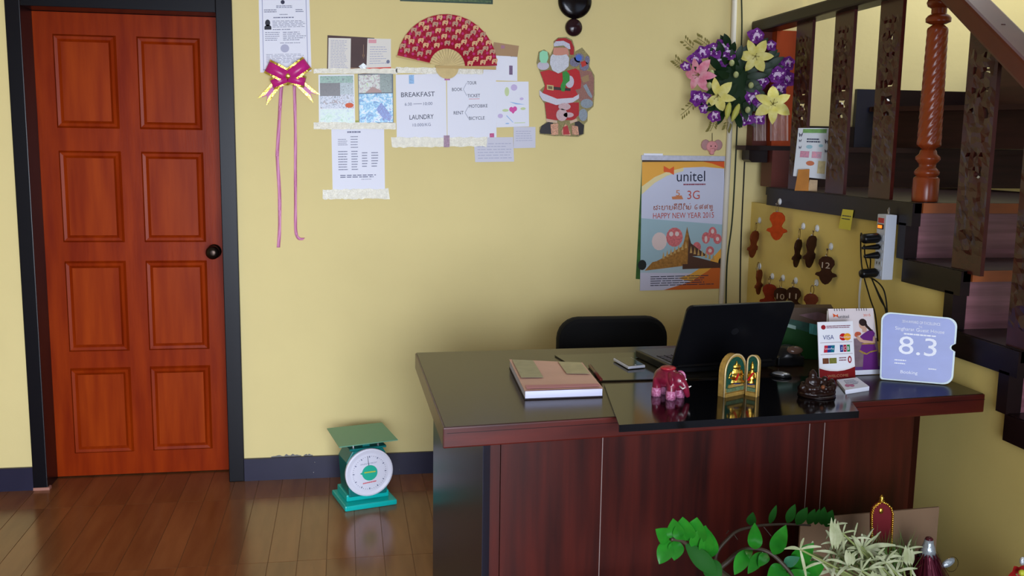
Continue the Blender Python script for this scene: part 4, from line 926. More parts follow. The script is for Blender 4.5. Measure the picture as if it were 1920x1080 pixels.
for k in range(14):
    a0 = PI+PI*k/14; a1 = PI+PI*(k+1)/14; d = .011+.0008*(k % 2)
    b = MB(); b.prism([FP(1, a0, d), FP(21.5, a0, d), FP(21.5, a1, d), FP(1, a1, d)], (0, -.001, 0)); b.build('rib_end', mat('bamboo', (0, 0, 0)), fan)
b = MB(); b.prism([FP(22, PI+.1, .018), FP(22, PI-.06, .018), FP(91, .04, .018), FP(91, -.03, .018)], (0, -.002, 0)); b.build('guard_stick', mat('bamboo_dark', (196, 166, 104), .5), fan)
b = MB(); b.prism([FP(30, A1+.03, .016), FP(95, A1+.012, .016), FP(95, A1-.02, .016), FP(30, A1-.02, .016)], (0, -.001, 0)); b.build('guard_stick', mat('bamboo_dark', (0, 0, 0)), fan)
ep = [MB(), MB()]; em = MB(); ey = MB(); random.seed(4)
for ri, r in enumerate((43, 55, 67, 79, 89)):
    n_ = int(r*2.9/18)
    for k in range(n_):
        a = A0+.06+(A1-A0-.12)*(k+(.5 if ri % 2 else .15))/n_
        if a > A1-.04: continue
        c_ = FP(r, a, .0172); u = Vector((1, 0, .15*random.random()-.07)); v = Vector((0, 0, 1)); s_ = sc_*5.2
        B = ep[k % 2]
        B.prism([c_+u*s_*x+v*s_*z for x, z in ((-1, -.9), (-.95, .4), (-.4, .85), (.5, .75), (.85, 1.0), (1.1, .5), (1.0, -.1), (.6, -.9), (.35, -.9), (.3, -.35), (-.45, -.35), (-.5, -.9))], (0, -.0006, 0))
        ey.prism([c_+u*s_*x+v*s_*z+Vector((0, -.0007, 0)) for x, z in ((.1, .0), (.4, 0), (.4, .3), (.1, .3))], (0, -.0004, 0))
        a2 = a+.5*(A1-A0)/n_
        if a2 < A1-.03:
            c2_ = FP(r, a2, .0170); em.prism([c2_+Vector((math.cos(q)*sc_*2.6, 0, math.sin(q)*sc_*2.6)) for q in [2*PI*j/8 for j in range(8)]], (0, -.0005, 0))
split(ep[0].build('elephant_print', mat('cream_print', (226, 176, 130), .6), fan)); split(ep[1].build('elephant_print', mat('buff_print', (196, 150, 124), .6), fan)); stuff(em.build('dot_print', mat('magenta_print', (196, 40, 110), .6), fan)); stuff(ey.build('elephant_eyes', M_inkd, fan))

# dark round wooden ornament
oc = Wp(1077, 3); r_ = (Wp(1108, 3)-oc).length
dn = thing('wall_ornament', tuple(oc), 'black lacquered round ornament with a smaller knob below it high on the wall', 'ornament')
b = MB(); b.lathe([(r_*.9, 0), (r_, .006), (r_*1.0, .014), (r_*.9, .022), (r_*.6, .026), (.002, .027)], oc, 40, (0, -1, 0)); b.build('disc', mat('black_lacquer', (16, 10, 12), .15), dn, smooth=True)
b = MB(); r2 = (Wp(1091, 52)-Wp(1075, 52)).length; b.lathe([(r2*.9, 0), (r2, .008), (r2*.92, .018), (r2*.6, .025), (.002, .028)], Wp(1075, 52), 28, (0, -1, 0)); b.build('knob', mat('dark_lacquer', (44, 22, 28), .15), dn, smooth=True)

# flat glittery Christmas cut-out, red and white, without a face
def SP(zx, zy, d): return onY(1000+zx/5.146, 60+zy/5.146, WALL-d)
xm = thing('christmas_cutout', tuple(SP(300, 1000, 0)), 'glittery flat red and white Christmas cut-out with a brown sack', 'decoration')
def lay(name, pts, c_, lv, nz=0):
    if not isinstance(pts[0], list): pts = [pts]
    b = MB()
    for P_ in pts: b.prism([SP(x, y, .002+.0008*lv) for x, y in P_], (0, -.0008, 0))
    split(b.build(name, c_ if not isinstance(c_, tuple) else mat('xm_'+name, c_, .4, noise=nz, nscale=260), xm))
def el_(x, y, rx, ry, n_=16): return [(x+rx*math.cos(2*PI*k/n_), y+ry*math.sin(2*PI*k/n_)) for k in range(n_)]
lay('glitter_board', [(195, 90), (240, 52), (320, 48), (375, 75), (395, 140), (402, 190), (470, 150), (545, 240), (540, 330), (590, 420), (590, 600), (580, 720), (525, 770), (522, 860), (492, 890), (490, 985), (430, 1012), (300, 1005), (200, 1005), (60, 985), (58, 920), (125, 870), (105, 690), (58, 620), (60, 565), (108, 520), (66, 400), (30, 300), (50, 190), (105, 168), (150, 200), (160, 230), (198, 150)], mat('gold_glitter', (200, 186, 130), .3, c2=(130, 120, 84), nscale=500, bump=1, bscale=500), 0)
lay('sack', [[(400, 380), (450, 360), (560, 380), (585, 450), (580, 600), (560, 720), (440, 660), (410, 600)]], (150, 104, 92), 1, .3)
lay('sack_rope', [[(480, 520), (510, 500), (570, 620), (560, 640), (530, 610)], el_(515, 690, 60, 45), el_(480, 800, 42, 60)], (140, 150, 160), 2, .25)
lay('toys', [el_(440, 250, 48, 45), el_(490, 330, 45, 45), el_(400, 290, 50, 45), el_(520, 270, 25, 40)], (120, 116, 140), 2, .5)
lay('blue_ball', [el_(438, 250, 30, 30)], (70, 110, 200), 3); lay('red_parcel', [(455, 290), (500, 275), (515, 320), (470, 340)], (190, 50, 40), 3); lay('brown_parcel', [(460, 440), (530, 410), (540, 470), (480, 490)], (160, 130, 90), 3)
lay('boots', [[(60, 960), (80, 905), (140, 870), (190, 860), (190, 985), (70, 980)], [(400, 870), (440, 860), (490, 900), (480, 985), (420, 1000), (400, 930)]], (34, 26, 26), 3)
lay('red_trousers', [[(110, 680), (440, 680), (440, 800), (390, 850), (130, 850)]], (176, 16, 24), 3, .15)
lay('trouser_fur', [[(120, 835), (230, 855), (230, 880), (125, 865)], [(350, 860), (420, 835), (425, 860), (355, 885)]], (206, 176, 150), 4)
lay('red_coat', [[(66, 385), (150, 365), (250, 400), (340, 370), (410, 350), (445, 380), (462, 480), (455, 545), (405, 558), (430, 610), (380, 640), (220, 650), (85, 600), (115, 520), (90, 450)]], (188, 18, 26), 5, .12)
lay('coat_fur', [[(58, 560), (90, 590), (230, 645), (380, 635), (440, 600), (440, 640), (380, 680), (220, 705), (90, 660), (60, 610)]], (206, 204, 216), 6, .1)
lay('belt', [(130, 520), (360, 545), (358, 570), (130, 552)], (50, 34, 30), 6); lay('buckle', [[(130, 508), (195, 516), (195, 565), (132, 556)]], (200, 180, 120), 7); lay('buckle_hole', [[(143, 520), (183, 526), (183, 553), (143, 547)]], (110, 96, 60), 8)
lay('cuff', [el_(95, 325, 58, 42), el_(350, 480, 42, 60)], (196, 190, 204), 7, .1)
lay('left_mitten', [(60, 200), (90, 178), (135, 190), (145, 250), (125, 300), (75, 298), (58, 260)], (150, 220, 180), 8); lay('right_mitten', [(280, 390), (320, 375), (350, 410), (350, 470), (315, 500), (300, 575), (270, 570), (262, 520), (285, 470)], (44, 140, 50), 8, .2)
lay('face', [(195, 150), (330, 150), (345, 215), (310, 260), (200, 260), (190, 210)], (206, 140, 120), 6)
lay('beard', [(185, 215), (215, 225), (270, 225), (320, 215), (345, 250), (340, 330), (300, 370), (240, 400), (185, 370), (160, 310), (165, 240)], (206, 208, 218), 8, .15)
lay('red_cap', [(205, 95), (240, 62), (310, 58), (365, 85), (392, 150), (390, 220), (355, 220), (350, 160), (330, 120), (210, 110)], (170, 22, 30), 7, .15); lay('cap_fur', [(195, 115), (215, 90), (290, 85), (350, 115), (358, 165), (340, 165), (290, 130), (200, 140)], (196, 196, 212), 8, .15)
lay('round_toys', [el_(275, 800, 55, 60), el_(300, 720, 60, 35), el_(340, 800, 50, 25)], (200, 168, 172), 9, .15); lay('small_gifts', [[(165, 890), (240, 880), (240, 990), (175, 995)], [(270, 960), (310, 880), (355, 960), (360, 1000), (280, 995)], [(370, 900), (430, 910), (440, 995), (375, 990)]], (204, 150, 120), 9, .5); lay('red_gift', [(285, 920), (330, 900), (350, 985), (290, 990)], (180, 40, 44), 10)

# ------------------------------------------------------------------ wall calendar and the one behind it
f0 = wallframe([(1205, 296), (1212, 296), (1200, 524), (1192, 522)], 1)
fG2 = wallframe([(1204, 300), (1300, 300), (1300, 530), (1192, 523)], 1)
t = thing('wall_calendar', tuple(fG2.bl), 'older green calendar mostly hidden behind the orange and white one', 'calendar'); fG2.slab('page', mat('green_calendar', (70, 120, 50), .45, c2=(30, 54, 26), nscale=14), t)
f = wallframe([(1204, 300), (1358, 299), (1357, 541), (1200, 545)], 4)
t = thing('wall_calendar', tuple(f.bl), 'orange and white 2015 wall calendar with temple picture and HAPPY NEW YEAR', 'calendar')
f.slab('page', mat('sky_blue_page', (176, 196, 206), .4), t, .003)
b = MB(); f.poly([(0, .36), (1, .36), (1, .96), (0, .96)], b, .0003, .0002); b.build('pale_sky', mat('pale_lilac_sky', (200, 204, 226), .4), t)
b = MB(); f.poly([(0, .2), (1, .2), (1, .50), (0, .56)], b, .0005, .0002); b.build('blue_sky', mat('grey_blue_sky', (158, 186, 196), .4), t)
b = MB(); f.poly([(0, 1), (1, 1), (1, .93), (.75, .945), (.5, .94), (.3, .91), (.15, .87), (0, .80)], b, .0005, .0002); b.build('orange_arc', mat('amber_arc', (232, 170, 70), .4), t)
b = MB(); f.poly([(0, .80), (.15, .87), (.3, .91), (.5, .94), (.5, .915), (.3, .88), (.15, .825), (0, .74)], b, .0007, .0002); b.build('pale_arc', mat('pale_arc', (228, 212, 160), .4), t)
b = MB(); f.poly([(.62, 1), (1, 1), (1, .935), (.85, .97)], b, .0008, .0002); b.build('red_corner', M_orange, t)
b = MB(); f.poly([(0, 0), (1, 0), (1, .12), (0, .14)], b, .0006, .0002); b.build('lower_panel', mat('lilac_panel', (206, 204, 224), .4), t)
b = MB(); f.poly([(.28, 0), (1, 0), (1, .24), (.8, .14), (.6, .06)], b, .0009, .0002); b.build('lower_orange', mat('burnt_orange', (206, 104, 44), .4), t)
b = MB(); f.poly([(.45, .09), (.6, .06), (.8, .14), (1, .24), (1, .34), (.8, .2), (.6, .12)], b, .0008, .0002); b.build('lower_amber', mat('amber_arc', (0, 0, 0)), t)
gt = mat('temple_gold', (160, 112, 52), .4, noise=.3, nscale=90); gd = mat('temple_brown', (84, 56, 44), .4)
b = MB(); f.poly([(.05, .155), (.5, .185), (.5, .27), (.14, .22)], b, .0012, .0002); f.poly([(.14, .21), (.5, .26), (.5, .34), (.26, .25)], b, .0013, .0002); f.poly([(.45, .2), (.56, .2), (.57, .42), (.55, .49), (.53, .42), (.5, .34)], b, .0014, .0002); b.build('temple_lit_side', gt, t)
b = MB(); f.poly([(.5, .16), (.98, .165), (.95, .2), (.56, .27), (.5, .25)], b, .0013, .0002); f.poly([(.55, .49), (.575, .42), (.6, .36), (.8, .26), (.56, .26)], b, .0012, .0002); b.build('temple_dark_side', gd, t)
b = MB()
for k in range(7): u = .27+.045*k; v = .245+.013*k; f.poly([(u-.015, v), (u+.015, v), (u, v+.055)], b, .0016, .0002)
for k in range(7): u = .60+.045*k; v = .285-.010*k; f.poly([(u-.015, v), (u+.015, v), (u, v+.055)], b, .0016, .0002)
split(b.build('temple_spire', mat('spire_gold', (196, 158, 96), .4), t))
b = MB(); f.ell(.02, .2, .05, .04, b, .0012, .0002); f.ell(.97, .2, .04, .045, b, .0012, .0002); split(b.build('dark_tree', mat('dark_tree', (30, 34, 30), .5), t))
fp_ = mat('firework_red', (206, 110, 112), .5, noise=.25, nscale=120); fw_ = mat('firework_pale', (222, 200, 196), .5)
b = MB(); f.ell(.40, .41, .10, .075, b, .0010, .0002); f.ell(.86, .44, .05, .045, b, .0010, .0002); f.ell(.78, .40, .05, .045, b, .0011, .0002); f.ell(.92, .39, .05, .04, b, .0011, .0002); f.ell(.83, .30, .05, .035, b, .0010, .0002); f.ell(.67, .33, .05, .04, b, .0010, .0002); split(b.build('red_bursts', fp_, t))
b = MB(); f.ell(.22, .38, .09, .07, b, .0009, .0002); f.ell(.86, .45, .02, .018, b, .0013, .0002); f.ell(.78, .39, .018, .025, b, .0014, .0002); f.ell(.92, .39, .02, .016, b, .0014, .0002); f.ell(.83, .30, .022, .015, b, .0013, .0002); f.ell(.36, .435, .025, .018, b, .0013, .0002); f.ell(.43, .435, .025, .018, b, .0013, .0002); split(b.build('pale_bursts', fw_, t))
f.textm('unitel', .42, .835, .765, .915, mat('navy_print', (34, 36, 62), .5), t, .001, 'unitel_lettering')
b = MB(); f.poly([(.26, .955), (.33, .93), (.385, .95), (.385, .885), (.33, .905), (.26, .91)], b, .0010, .0002); b.build('logo_mark', M_orange, t)
b = MB(); f.scrib(.5, .805, .77, .82, 1, b, .001, .7, .1, 0); b.build('tag_line', mat('maroon_ink', (140, 70, 90), .5), t)
f.textm('3G', .55, .70, .70, .765, mat('dull_red', (190, 80, 70), .5), t, .001, 'logo_lettering'); b = MB(); f.poly([(.36, .72), (.48, .73), (.5, .70), (.37, .70)], b, .001, .0002); f.text('5', .41, .725, .46, .77, b, .0014); b.build('anniversary_logo', mat('tan_orange', (204, 128, 84), .5), t)
hm = mat('lettering_red', (186, 76, 60), .45)
f.textm('HAPPY NEW YEAR 2015', .14, .555, .875, .598, hm, t, .0012, 'greeting_lettering')
# Lao greeting, drawn stroke by stroke (cell units: x advance, y 0..1 body, above = vowel marks)
LAO = {
 's': (1.0, [[(.25, .5), (.12, .6), (.2, .75), (.32, .62), (.22, .5), (.12, .3), (.15, .05), (.35, .05), (.5, .3), (.62, .05), (.78, .05), (.8, .5), (.68, .75), (.5, .62)], [(.68, .75), (.95, 1.0)]]),
 'a': (.55, [[(.1, .72), (.22, .8), (.3, .7), (.2, .62), (.42, .66)], [(.1, .25), (.22, .33), (.3, .23), (.2, .15), (.42, .19)]]),
 'b': (.9, [[(.3, .62), (.18, .6), (.15, .75), (.3, .8), (.32, .62), (.22, .4), (.2, .08), (.45, .0), (.72, .08), (.74, .5), (.74, .85)]]),
 'aa': (.6, [[(.1, .6), (.12, .75), (.3, .85), (.45, .7), (.46, .0)]]),
 'ny': (.95, [[(.3, .62), (.18, .6), (.15, .75), (.3, .8), (.32, .62), (.2, .45), (.36, .36), (.2, .25), (.22, .05), (.45, .0), (.74, .06), (.76, .85)]]),
 'd': (.9, [[(.42, .35), (.3, .32), (.3, .48), (.44, .5), (.44, .35), (.35, .12), (.22, .05), (.14, .35), (.2, .7), (.45, .85), (.7, .7), (.76, .35), (.74, .0)]]),
 'ii': (0, [[(-.75, 1.02), (-.6, 1.2), (-.35, 1.22), (-.15, 1.02), (-.75, 1.02)], [(-.2, 1.05), (-.16, 1.3)]]),
 'p': (.9, [[(.3, .62), (.18, .6), (.15, .75), (.3, .8), (.32, .62), (.22, .4), (.2, .08), (.45, .0), (.72, .08), (.74, .6), (.76, 1.25)]]),
 'ai': (.6, [[(.45, 1.0), (.3, .95), (.28, 1.15), (.48, 1.3), (.6, 1.1), (.45, .95), (.25, .6), (.22, .05), (.4, .0)]]),
 'hm': (1.35, [[(.3, .62), (.18, .6), (.15, .75), (.3, .8), (.3, .05), (.5, .4), (.62, .75), (.72, .6), (.7, .05), (.85, .0), (1.1, .2), (1.15, .85)], [(.7, .15), (.55, .05), (.7, .0)]]),
 'mk': (0, [[(-.4, 1.1), (-.38, 1.32)]]), ' ': (.45, []),
 '2': (.95, [[(.7, .95), (.4, .9), (.18, .6), (.18, .2), (.4, .02), (.62, .12), (.6, .38), (.42, .42), (.4, .25)]]),
 '5': (1.0, [[(.5, .4), (.38, .35), (.4, .52), (.54, .5), (.5, .3), (.3, .06), (.15, .3), (.2, .65), (.45, .82), (.7, .7), (.75, .3), (.7, .02)], [(.7, .72), (.92, 1.05)]]),
 '8': (1.0, [[(.25, .6), (.15, .7), (.28, .82), (.35, .65), (.22, .4), (.3, .1), (.45, .3), (.55, .7), (.72, .8), (.75, .3), (.6, -.1), (.4, -.3), (.7, -.35), (.85, -.1)]]) }
seq = ['s', 'a', 'b', 'aa', 'ny', 'd', 'ii', 'p', 'ii', 'ai', 'hm', 'mk', ' ', '2', '5', '5', '8']
tot = sum(LAO[g][0] for g in seq); ux = .73/tot; vy = .036; xcur = .14
for g in seq:
    adv, st_ = LAO[g]; b = MB()
    for pl in st_:
        P2 = cr([Vector((x, y, 0)) for x, y in pl], 3)
        for i in range(len(P2)-1):
            a_, c_ = P2[i], P2[i+1]; d_ = (c_-a_); 
            if d_.length < 1e-5: continue
            nx_, ny_ = -d_.y/d_.length*.07, d_.x/d_.length*.07
            q4 = [(a_.x+nx_, a_.y+ny_), (a_.x-nx_, a_.y-ny_), (c_.x-nx_, c_.y-ny_), (c_.x+nx_, c_.y+ny_)]
            b.add([f.pt(xcur+x*ux, .622+y*vy, .0012) for x, y in q4], [(0, 1, 2, 3)])
    if b.v: b.build('lao_letter', mat('lao_brown', (170, 96, 70), .45), t)
    xcur += adv*ux
b = MB(); f.scrib(.12, .03, .88, .115, 5, b, .0012, .35, .12, .25); stuff(b.build('small_print', M_inkd, t))
b = MB(); p0 = f.pt(-.01, 1.0, .002); p1 = f.pt(1.005, 1.0, .002); b.box((p0.x, p0.y-.002, p0.z), (p1.x, p0.y+.006, p0.z+.022)); b.build('binding_bar', mat('silver_bar', (196, 198, 214), .3, noise=.1, nscale=60), t)
b = MB(); b.box((p0.x+.01, p0.y+.001, p0.z+.022), (p0.x+.1, p0.y+.004, p0.z+.03)); b.build('torn_strip', M_paper, t)
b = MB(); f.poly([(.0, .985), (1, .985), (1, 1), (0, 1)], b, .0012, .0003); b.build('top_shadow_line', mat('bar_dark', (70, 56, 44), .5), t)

# pink elephant key ring hung above the calendar
p = Wp(1335, 275, .012)
t = thing('elephant_charm', tuple(p), 'small pink felt elephant charm hanging above the wall calendar', 'charm')
s_ = (Wp(1345, 275)-Wp(1335, 275)).length/10
M_fe = mat('pink_felt', (222, 150, 152), .8, noise=.1, nscale=120); M_fe2 = mat('grey_pink_felt', (184, 140, 140), .8)
b = MB(); b.ball(p, (11*s_, .008, 10.5*s_), 16, 8); b.tube([p+Vector((0, -.004, -4*s_)), p+Vector((-1*s_, -.008, -14*s_))], [5.5*s_, 4*s_], 8); blob('head', b, M_fe, t, .003, 2)
for sg_ in (-1, 1): b = MB(); b.ball(p+Vector((11.5*s_*sg_, .003, 3*s_)), (8.5*s_, .004, 9.5*s_), 14, 6); b.build('ear', M_fe2, t, smooth=True)
for sg_ in (-1, 1): b = MB(); b.ball(p+Vector((4*s_*sg_+1*s_, -.0085, 1*s_)), 1.1*s_, 8, 6); b.build('eye', M_black, t)
b = MB(); b.tube([p+Vector((0, 0, 10*s_)), p+Vector((0, .004, 24*s_))], .0012, 5); b.build('cord', M_cabk, t)
# ================================================================== KEYS ON THE RIGHT WALL
KG = 'key hooks on the wall under the stairs'
def kp(x, y, off=0): 
    p = onX(x, y, XW-off); return p
M_hook = mat('clear_white_hook', (222, 226, 234), .25)
TAGO = [(0, .5), (.16, .47), (.27, .36), (.29, .22), (.2, .08), (.17, .0), (.22, -.06), (.36, -.1), (.4, -.18), (.24, -.24), (.2, -.34), (.1, -.46), (0, -.5), (-.1, -.46), (-.2, -.34), (-.24, -.24), (-.4, -.18), (-.36, -.1), (-.22, -.06), (-.17, 0), (-.2, .08), (-.29, .22), (-.27, .36), (-.16, .47)]
def hook(x, y, label, off=0, X=None):
    p = kp(x, y) if X is None else onX(x, y, X); t = thing('key_hook', tuple(p), label, 'hook')
    b = MB(); b.lathe([(.014, 0), (.0145, .003), (.011, .0065), (.003, .0085)], p, 16, (-1, 0, 0)); b.build('disc', M_hook, t, smooth=True)
    b = MB(); b.tube(cr([p+Vector((-.006, 0, .0)), p+Vector((-.010, 0, -.010)), p+Vector((-.016, 0, -.014)), p+Vector((-.020, 0, -.008))], 4), .0015, 6); b.build('wire', M_steel, t, smooth=True)
    return p+Vector((-.016, 0, -.014))
def keytag(hp, cx, cy, hpx, yaw, m, label, tilt=0, num=None, ring=True):
    # plate of about hpx photo pixels height centred on (cx, cy), turned by yaw about the vertical
    c = onX(cx, cy, hp.x-.014); s = hpx/ (FPX/((c-CAM).dot(FWD)))
    t = thing('key_tag', tuple(c-Vector((0, 0, s/2))), label, 'key tag', 'carved wooden key tags on hooks')
    R_ = Euler((tilt, 0, yaw)).to_matrix(); P_ = [c+R_ @ Vector((u*s, 0, v*s)) for u, v in TAGO]; n_ = R_ @ Vector((0, -1, 0))
    b = MB(); b.prism([p-n_*.004 for p in P_], n_*.008); pl = b.build('plate', m, t, bevel=.0015)
    top = c+R_ @ Vector((0, 0, .5*s))
    b = MB(); mid = (top+hp)/2; L = max((top-hp).length, .014); ax = (R_ @ Vector((1, 0, 0)))
    if ring:
        rr = L*.5; b.tube([mid+Vector((0, 0, 1))*rr*math.cos(a)+(Vector((0, 1, 0)) if abs(yaw) < .6 else Vector((.6, .8, 0)))*rr*.8*math.sin(a) for a in [2*PI*k/16 for k in range(17)]], .0013, 5, False)
    else: b.tube([top, mid+Vector((-.002, .003, 0)), hp], .0012, 5)
    b.build('ring', M_brass, t)
    b = MB(); kk = top+Vector((0, .006, -.004)); b.tube([kk, kk-Vector((-.002, -.004, .028))], .003, 6); b.ball(kk, (.002, .009, .008), 8, 6); b.build('key', M_steel, t)
    if num:
        vs, fs, asp = text_geo(num); b = MB(); b.add([c+R_ @ Vector(((x-.5)*s*.3, 0, s*(.08+.2*y)))+n_*.0046 for x, y in vs], fs); b.build('number', mat('carved_pale', (190, 170, 150), .5), t)
    return t
M_kd = mat('dark_key_wood', (58, 32, 22), .45, spec=.12, noise=.2, nscale=40); M_ko = mat('orange_key_wood', (176, 64, 24), .45, spec=.12, noise=.15, nscale=40); M_km = mat('brown_key_wood', (112, 52, 28), .45, spec=.12, noise=.2, nscale=40)
fy = -.95                                        # hanging nearly flat, turned a little to the room
h = hook(1425, 413, 'round white hook nearest the wall corner, upper row'); keytag(h, 1413, 458, 52, fy+1.6, M_km, 'brown key tag edge-on at the upper left by the wall corner', .1)
h = hook(1463, 378, 'white hook fixed to the dark board under the landing', X=XW-.02); keytag(h, 1457, 424, 54, fy, M_ko, 'bright orange key tag hanging highest below the landing board')
h = hook(1507, 424, 'round hook left of the middle pair'); keytag(h, 1495, 475, 54, fy+1.68, M_kd, 'dark key tag edge-on, left one of the middle pair', .06)
h = hook(1533, 428, 'round hook right of the middle pair'); keytag(h, 1520, 472, 62, fy+1.55, M_kd, 'dark key tag edge-on, right one of the middle pair', .06)
h = hook(1559, 462, 'white hook holding the tag numbered 12'); keytag(h, 1549, 507, 54, fy, M_kd, 'dark key tag numbered 12 facing the room', 0, '12')
h = hook(1425, 499, 'hook nearest the wall corner, lower row'); keytag(h, 1423, 529, 48, fy+1.75, M_km, 'thin brown key tag edge-on at the lower left')
h = hook(1449, 518, 'leftmost of the three hooks above the laptop corner'); keytag(h, 1443, 558, 52, fy, M_ko if False else mat('red_key_wood', (128, 40, 22), .45, spec=.12, noise=.2, nscale=40), 'reddish key tag partly hidden by the laptop corner')
h = hook(1469, 521, 'middle one of the three hooks above the green box'); keytag(h, 1464, 565, 52, fy, M_kd, 'dark key tag left of a pair above the green box', 0, '10')
h = hook(1493, 526, 'rightmost of the three hooks above the green box'); keytag(h, 1487, 564, 52, fy, M_kd, 'dark key tag right of a pair above the green box', 0, '11')
h = hook(1532, 530, 'low hook above the brown carton top'); keytag(h, 1520, 573, 46, fy+.4, M_km, 'brown key tag hanging lowest above the brown carton')
# sticky note
P_ = [onX(1580, 392, XW-.0235), onX(1600, 394, XW-.0235), onX(1594, 432, XW-.0225), onX(1572, 428, XW-.0225)]
f = Frame(*P_); t = thing('sticky_note', tuple(f.bl), 'yellow sticky note stuck below the dark landing board', 'note'); f.slab('paper', mat('sticky_yellow', (218, 206, 74), .6), t); b = MB(); f.scrib(.1, .45, .9, .75, 2, b, .0004, .3, .2, .1); b.build('handwriting', M_inkd, t)

# ------------------------------------------------------------------ power strip
XB = XW-.0225
q = onX(1678, 465, XB); SY = q.y; zt = onX(1674, 402, XB).z; zb = onX(1678, 526, XB).z
sx0 = XB-.040; sy1 = SY+.055
ps = thing('power_strip', (XW-.02, SY+.025, zb), 'white power strip hanging upright from the landing board with black plugs', 'power strip')
b = MB(); b.box((sx0, SY, zb), (XB, sy1, zt)); b.build('casing', M_grey, ps, bevel=.003)
b = MB(); b.tube([(XB-.015, SY+.028, zt-.002), (XB-.015, SY+.033, zt+.016), (XB-.015, SY+.028, zt+.022), (XB-.015, SY+.022, zt+.016), (XB-.015, SY+.027, zt-.002)], .002, 6); b.build('hanging_loop', M_steel, ps)
H_ = zt-zb
b = MB(); b.box((sx0-.002, SY+.012, zb+H_*.87), (sx0, SY+.045, zb+H_*.945)); b.build('red_label', mat('red_label', (180, 50, 50), .4), ps)
b = MB(); b.box((sx0-.003, SY+.012, zb+H_*.775), (sx0, SY+.045, zb+H_*.85)); b.build('switch_frame', M_black, ps); b = MB(); b.box((sx0-.006, SY+.018, zb+H_*.79), (sx0-.002, SY+.039, zb+H_*.835)); b.build('lit_switch', mat('lit_orange', (255, 120, 30), .4, emit=1.6), ps)
for z in (.64, .5, .37, .25, .1):
    b = MB(); b.box((sx0-.0015, SY+.008, zb+H_*(z-.045)), (sx0, SY+.048, zb+H_*(z+.045))); so = b.build('socket', mat('socket_plate', (176, 182, 190), .4), ps)
    b = MB(); b.box((sx0-.0022, SY+.018, zb+H_*(z-.02)), (sx0-.001, SY+.022, zb+H_*(z+.02))); b.box((sx0-.0022, SY+.034, zb+H_*(z-.02)), (sx0-.001, SY+.038, zb+H_*(z+.02))); b.build('slots', M_black, so)
def plug(z, ln, hh, label, pts, fat=True):
    zc = zb+H_*z; yc = SY+.028; t = thing('plug', (sx0-ln/2, yc, zc-hh), label, 'plug')
    b = MB(); N_ = 10
    b.tube([(sx0-.004-ln*k/N_, yc, zc-.004*k/N_) for k in range(N_+1)], [(hh*(.75 if k in (0, N_) else 1) if fat else hh*(1.0-.55*k/N_)) for k in range(N_+1)], 10); b.build('body', M_black, t, smooth=True)
    b = MB(); b.tube(cr([Vector((sx0-ln, yc, zc-.004))]+pts, 7), .0026, 6); b.build('lead', M_cabk, t, smooth=True)
e1 = onZ(1646, 600, DZ+.02); e1.y += .25
def K(x, y, off=.045): return onX(x, y, XW-off)
plug(.64, .062, .017, 'fat black adapter plug, topmost in the power strip', [K(1614, 440, .07), K(1616, 500), K(1630, 555), K(1641, 590), K(1646, 640)])
plug(.50, .060, .010, 'slim black plug, second from top in the power strip', [K(1621, 460, .07), K(1622, 480), K(1630, 510), K(1650, 560), K(1662, 585), K(1666, 640)], False)
plug(.37, .050, .013, 'tapered black plug, third from top in the power strip', [K(1632, 485, .06), K(1632, 515), K(1645, 545), K(1660, 580), K(1668, 640)], False)
plug(.10, .060, .016, 'fat black adapter plug, lowest in the power strip', [K(1640, 525, .03), K(1655, 540), K(1661, 560), K(1664, 590), K(1670, 640)])
b = MB(); b.tube(cr([K(1646, 512, .01), K(1618, 515, .012), K(1612, 545, .012), K(1611, 575, .012), K(1610, 660, .012)], 6), .004, 8); tag(b.build('cable', mat('white_cable', (214, 212, 206), .4), smooth=True), 'white cable hanging behind the small desk calendar', 'cable')

# ------------------------------------------------------------------ leaflet in a wooden holder on the landing edge
pl_ = Vector((1.815, 3.70, 1.4)); nn_ = (CAM-pl_); nn_.z = 0; nn_.normalize()
f = Frame(onP(1497, 240, pl_, nn_), onP(1558, 240, pl_, nn_), onP(1548, 336, pl_, nn_), onP(1487, 330, pl_, nn_))
lf = thing('leaflet', tuple((f.bl+f.br)/2), 'butterfly-bordered white leaflet leaning against the balusters', 'leaflet')
f.slab('card', mat('leaflet_white', (206, 210, 214), .35), lf, .003)
b = MB(); f.rect(.15, .90, .88, .98, b); b.build('green_band', mat('leaf_band', (110, 160, 80), .5, noise=.2, nscale=60), lf)
f.textm('Laos', .42, .77, .60, .805, M_ink, lf, .0006, 'printed_words') if False else None
b = MB(); f.scrib(.30, .70, .72, .80, 2, b, .0004, .55, .15, .1); b.build('printed_title', M_inkd, lf)
b = MB(); f.ell(.4, .62, .1, .04, b); f.ell(.75, .65, .07, .03, b); b.build('blue_flowers', mat('aqua_wash', (150, 190, 200), .5), lf)
b = MB(); f.rect(.14, .40, .42, .53, b); b.build('picture', photo_mat('pink_pic', [(120, 50, 80), (190, 70, 110), (90, 70, 60)], 90), lf); b = MB(); f.rect(.5, .40, .8, .53, b); b.build('picture', photo_mat('violet_pic', [(90, 70, 130), (200, 90, 110), (70, 80, 110)], 90), lf)
b = MB(); f.ell(.48, .29, .13, .05, b); b.build('orange_flower', mat('leaf_orange', (196, 104, 60), .5), lf); b = MB(); f.rect(.72, .1, .95, .35, b); b.build('beige_panel', mat('leaf_beige', (206, 190, 140), .5, noise=.15, nscale=60), lf)
M_bf = mat('butterfly_print', (70, 66, 84), .5)
